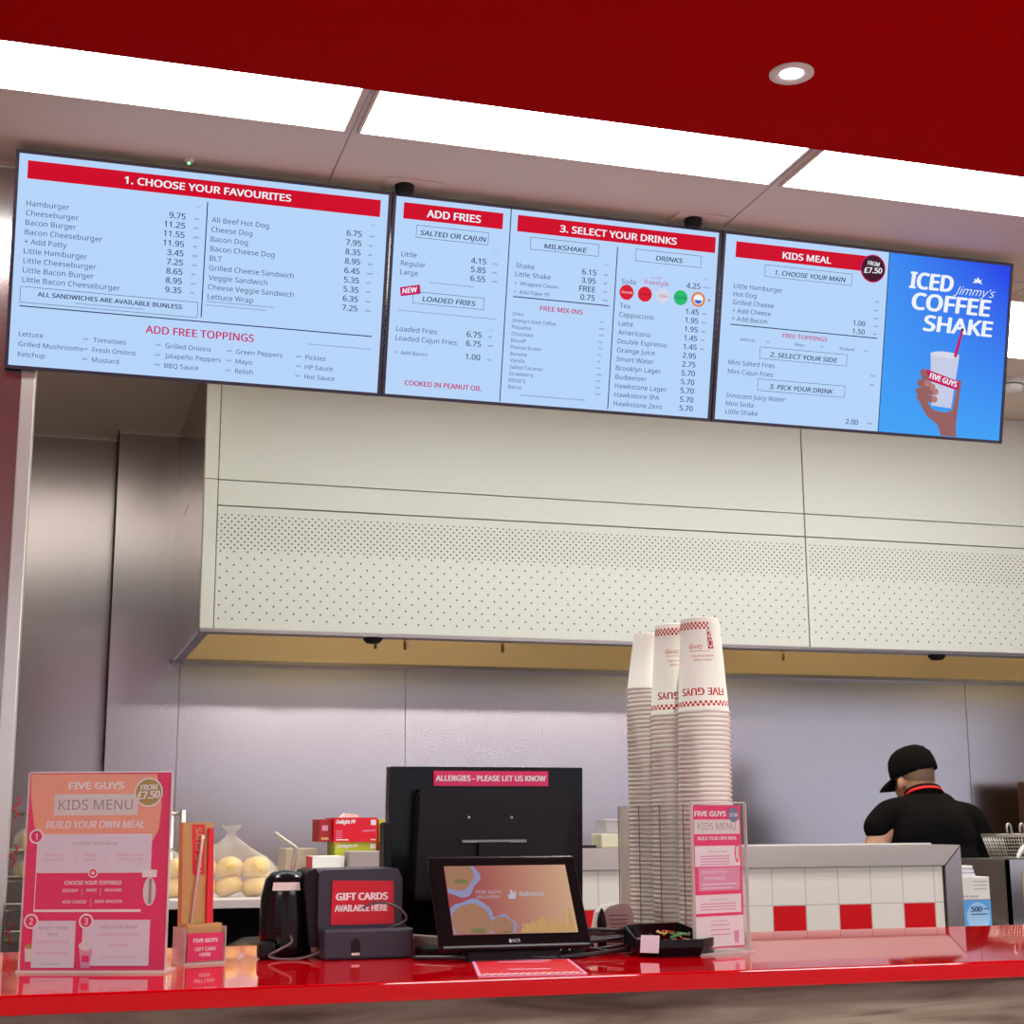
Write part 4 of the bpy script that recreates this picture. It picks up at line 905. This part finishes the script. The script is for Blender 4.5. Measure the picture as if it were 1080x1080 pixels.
def BK(u, v, z):   # tapered basket
    k = .72 + .28 * z / .170; return (.18 + (u - .18) * (k if u < .18 else k), .07 + (v - .07) * k, z)
for z in (.170, .165, .09, .01):
    MB().tube([BK(0, 0, z), BK(.36, 0, z), BK(.36, .14, z), BK(0, .14, z)], .0035 if z > .16 else .0016, wire_m, 6, closed=True).build('rim' if z > .16 else 'wire_ring', t)
s = MB()
for k in range(31):
    u = .012 * k
    for v in (0, .14): s.tube([BK(u, v, .005), BK(u, v, .168)], .0009, wire_m, 4)
for k in range(12):
    for u in (0, .36): s.tube([BK(u, .012 * k, .005), BK(u, .012 * k, .168)], .0009, wire_m, 4)
for k in range(14):
    z = .012 * k + .006; s.tube([BK(0, 0, z), BK(.36, 0, z), BK(.36, .14, z), BK(0, .14, z)], .0009, wire_m, 4, closed=True)
s.build('mesh', t)
for x in (.012, .066): MB().tube([(x + .022, .0, .165), (x + .018, -.002, .19), (x + .012, -.004, .206), (x + .002, -.004, .206), (x - .002, -.004, .190), (x + .0, -.004, .178)], .004, wire_m, 8, smoothpath=5).build('hook_loop', t)
tag(MB().tube([(0, 0, 0), (.014, 0, .022), (.035, 0, .036), (.07, .0, .040), (.14, 0, .038), (.20, 0, .02)], [.006, .008, .012, .013, .012, .008], white_pl, 10, smoothpath=5).build('rolled_cloth', loc=(3.30, 4.766, 1.206)), 'rolled white cloth draped on the rim of the fry box', 'cloth')
# added fryer unit; its dark panel imitates a blurred reflection in the wall
t = thing('added_fryer_bank', 'added fryer cabinet whose dark panel imitates a reflection in the back wall', 'fryer', (4.72, 6.25, 0))
MB().box(0, 1.6, 0, .55, 0, .95, steel_dark).build('cabinet', t, bevel=.004)
MB().box(.06, 1.6, .56, .62, 0, 1.53, mat('dark_reflection_tone', (.10, .05, .04), .45, .6)).build('reflection_panel', t, bevel=.01)
MB().box(0, 1.6, .20, .24, .95, .97, wire_m).build('rail', t)
t = thing('griddle_range', 'steel griddle range under the hood where the cook works', 'griddle', (1.2, 6.42, 0))
MB().box(0, 3.4, 0, .6, .12, .90, steel).build('cabinet', t, bevel=.004)
MB().box(.02, 3.38, .04, .56, .90, .925, black).build('griddle_plate', t)
for x in (.05, 3.27):
    for y in (.05, .5): MB().box(x, x + .08, y, y + .05, 0, .12, steel_dark).build('leg', t)

# ------------------------------------------------------------------ the cook
def ell(bm_pts, c, r, rot=None):
    bm_pts.append((Vector(c), Vector(r), rot))
def skin_chain(name, verts, edges, radii, m, parent, root=0, sub=2, flat=None):
    me = bpy.data.meshes.new(name); me.from_pydata(verts, edges, []); me.materials.append(m)
    o = bpy.data.objects.new(name, me); COL.objects.link(o)
    if parent: o.parent = parent
    me.update()
    bm = bmesh.new(); bm.from_mesh(me); lay = bm.verts.layers.skin.verify(); bm.verts.ensure_lookup_table()
    for v, r_ in zip(bm.verts, radii):
        v[lay].radius = r_ if isinstance(r_, tuple) else (r_, r_); v[lay].use_root = (v.index == root)
    bm.to_mesh(me); bm.free()
    sk = o.modifiers.new('skin', 'SKIN'); sk.use_smooth_shade = True
    ss = o.modifiers.new('sub', 'SUBSURF'); ss.levels = sub; ss.render_levels = sub
    return o
def capsules(mb, chain, m, n=16):
    """tapered, closed limbs: chain = [((x,y,z), r), ...]"""
    pts = [Vector(c[0]) for c in chain]; rad = [c[1] for c in chain]
    mb.tube([tuple(p) for p in pts], rad, m, n, smoothpath=5)
    for p, r_ in ((pts[0], rad[0]), (pts[-1], rad[-1])): mb.ball(tuple(p), r_ * .999, m, n)
def remesh(o, vox, it=6, fac=.6):
    r_ = o.modifiers.new('remesh', 'REMESH'); r_.mode = 'VOXEL'; r_.voxel_size = vox; r_.use_smooth_shade = True
    s_ = o.modifiers.new('smooth', 'SMOOTH'); s_.iterations = it; s_.factor = fac
CKX, CKY = 3.745, 5.98
ck = thing('person', 'cook in black cap and black polo with red collar, back turned, bent over the grill', 'person', (CKX, CKY, 0), (0, 0, 0))
b = MB()
# legs, pelvis, torso (local frame: person faces +y)
for sx in (-1, 1):
    capsules(b, [((sx * .10, -.02, .90), .098), ((sx * .115, .0, .50), .062), ((sx * .12, -.01, .30), .056), ((sx * .12, -.02, .09), .04)], skin)
    capsules(b, [((sx * .12, -.05, .045), .04), ((sx * .125, .06, .04), .038), ((sx * .13, .15, .03), .028)], skin)
b.ball((0, -.02, .95), (.165, .115, .13), skin); b.ball((0.01, .0, 1.10), (.155, .11, .16), skin); b.ball((-.01, .04, 1.26), (.185, .125, .17), skin)
b.ball((-.01, .065, 1.35), (.185, .10, .085), skin)
capsules(b, [((.0, .08, 1.38), .062), ((-.005, .115, 1.45), .056), ((-.008, .14, 1.50), .056)], skin)
HC = Vector((-.005, .15, 1.535))
b.ball(tuple(HC), (.078, .098, .105), skin); b.ball((-.012, .215, 1.475), (.05, .045, .055), skin)
b.ball((-.018, .262, 1.50), (.014, .020, .018), skin)      # nose
for sx in (-1, 1): b.ball((-.005 + sx * .082, .135, 1.500), (.012, .020, .030), skin)   # ears
# arms: upper arms hang, forearms reach forward to the grill
def arm(sh, el, wr, side):
    capsules(b, [(sh, .060), (tuple((Vector(sh) + Vector(el)) / 2), .052), (el, .042)], skin)
    capsules(b, [(el, .042), (tuple(Vector(el).lerp(Vector(wr), .35)), .043), (wr, .026)], skin)
    w_ = Vector(wr); d = (w_ - Vector(el)).normalized(); sd = Vector((1, 0, 0)) * side; up = Vector((0, 0, 1))
    pm = w_ + d * .05
    b.tube([tuple(w_), tuple(w_ + d * .045), tuple(w_ + d * .085)], [.026, .036, .034], skin, 14, smoothpath=3); b.ball(tuple(w_ + d * .085), .033, skin)
    for i, L in enumerate((.070, .078, .074, .058)):
        off = sd * (-(i - 1.5) * .021); k0 = w_ + d * .085 + off; k1 = k0 + d * L * .5 - up * .008; k2 = k1 + d * L * .22 - up * .020; k3 = k2 + d * L * .05 - up * .022
        capsules(b, [(tuple(k0), .0105), (tuple(k1), .0100), (tuple(k2), .009), (tuple(k3), .0082)], skin, 10)
    k0 = w_ + d * .03 - sd * .025; k1 = k0 + d * .035 - sd * .022; k2 = k1 + d * .030 - sd * .002 - up * .008
    capsules(b, [(tuple(k0), .014), (tuple(k1), .012), (tuple(k2), .010)], skin, 10)
arm((-.205, .05, 1.355), (-.325, .03, 1.16), (-.16, .27, 1.06), -1)
arm((.185, .03, 1.330), (.280, -.005, 1.09), (.18, .25, 1.05), 1)
bo = b.build('body', ck); remesh(bo, .0065, 4, .5)
# polo shirt
b = MB()
b.ball((0, -.02, .98), (.185, .135, .12), shirt_m); b.ball((.01, -.005, 1.12), (.185, .135, .18), shirt_m); b.ball((-.01, .03, 1.26), (.215, .145, .17), shirt_m); b.ball((-.01, .055, 1.345), (.215, .128, .088), shirt_m); b.ball((.0, .075, 1.395), (.140, .105, .070), shirt_m)
capsules(b, [((.08, .06, 1.405), .052), ((.0, .085, 1.43), .058), ((-.06, .075, 1.41), .05)], shirt_m)
capsules(b, [((-.13, .055, 1.385), .058), ((-.200, .048, 1.362), .066), ((-.248, .045, 1.325), .064), ((-.268, .040, 1.308), .061)], shirt_m)
capsules(b, [((.12, .045, 1.365), .060), ((.185, .030, 1.335), .072), ((.222, .015, 1.25), .072), ((.238, .008, 1.205), .067)], shirt_m)
so = b.build('polo_shirt', ck); remesh(so, .010, 5, .6)
# collar
def ring(c, rx, ry, h, m, name, tilt, thick=.007, open_=0.0):
    s = MB(); n_ = 36; vs = []
    for (rr, z) in ((0, 0), (thick, 0), (thick * .2, h), (-thick * .8, h)):
        for k in range(n_): a = 2 * PI * k / n_; vs.append(((rx + rr) * math.cos(a), (ry + rr) * math.sin(a), z))
    fs = [(i * n_ + k, i * n_ + (k + 1) % n_, ((i + 1) % 4) * n_ + (k + 1) % n_, ((i + 1) % 4) * n_ + k) for i in range(4) for k in range(n_)]
    s.add(vs, fs, m, True); return s.build(name, ck, loc=c, rot=(tilt, R(4), 0))
ring((.002, .092, 1.438), .081, .078, .030, shirt_m, 'collar', R(-24))
ring((.002, .090, 1.442), .0825, .0795, .014, mat('red_collar_stripe', (.60, .004, .015), .7), 'red_collar_band', R(-24))
# trousers
b = MB()
for sx in (-1, 1): capsules(b, [((sx * .10, -.02, .90), .115), ((sx * .115, .0, .50), .082), ((sx * .12, -.01, .12), .068)], trouser_m)
b.ball((0, -.02, .93), (.180, .130, .13), trouser_m)
remesh(b.build('trousers', ck), .012, 4)
for sx in (-1, 1):
    b = MB(); capsules(b, [((sx * .12, -.055, .046), .046), ((sx * .125, .06, .044), .043), ((sx * .13, .17, .036), .034)], black); b.build('shoe', ck)
# hair fringe below the cap
b = MB(); b.ball(tuple(HC + Vector((0, -.004, .004))), (.0805, .1005, .1045), hair_m, 28)
hv = b.build('hair', ck)
bmh = bmesh.new(); bmh.from_mesh(hv.data)
bmesh.ops.delete(bmh, geom=[v for v in bmh.verts if v.co.z < 1.512 or v.co.y > .20], context='VERTS'); bmh.to_mesh(hv.data); bmh.free()
# cap
cp = MB(); n_ = 32; prof = [(1.0, -.002), (1.01, .02), (.985, .05), (.90, .082), (.72, .106), (.45, .122), (.15, .128), (.001, .129)]
cp.add([(.092 * r_ * math.cos(2 * PI * k / n_), .112 * r_ * math.sin(2 * PI * k / n_), z) for r_, z in prof for k in range(n_)], [(i * n_ + k, i * n_ + (k + 1) % n_, (i + 1) * n_ + (k + 1) % n_, (i + 1) * n_ + k) for i in range(len(prof) - 1) for k in range(n_)], shirt_m, True)
CAPT = (R(-16), R(-2), R(26))
cap = cp.build('cap', ck, loc=(-.005, .150, 1.540), rot=CAPT); so_ = cap.modifiers.new('solid', 'SOLIDIFY'); so_.thickness = .003
br = MB(); vs = []; m_ = 15
for j, (k_, dz) in enumerate(((.98, .002), (1.25, -.004), (1.5, -.014), (1.68, -.026))):
    for i in range(m_):
        a = R(28) + (PI - R(56)) * i / (m_ - 1); vs.append((.092 * math.cos(a) * (1 if j == 0 else .98), .112 * math.sin(a) + .112 * (k_ - .98) * math.sin(a) ** .6, dz - .012 * math.cos(a) ** 2 * j / 2))
br.add(vs, [(j * m_ + i, j * m_ + i + 1, (j + 1) * m_ + i + 1, (j + 1) * m_ + i) for j in range(3) for i in range(m_ - 1)], shirt_m, True)
bro = br.build('brim', cap); q_ = bro.modifiers.new('solid', 'SOLIDIFY'); q_.thickness = .004
lg = MB().box(-.012, .012, -.002, .002, -.006, .006, white_p); lg.text('5G', 0, -.0035, .007, grey_p, .016, al='c', bold=.04, y=-.0024); lg.build('cap_badge', cap, loc=(.030, -.084, .092), rot=(R(-48), 0, R(22)))
# eyes and mouth
for sx in (-1, 1): MB().ball((-.012 + sx * .032, .236, 1.525), .011, mat('eye_white', (.7, .7, .7), .2)).ball((-.012 + sx * .032, .2445, 1.523), .0045, black).build('eye', ck)
MB().ball((-.016, .262, 1.462), (.022, .006, .006), mat('lips', (.4, .12, .1), .5)).build('mouth', ck)
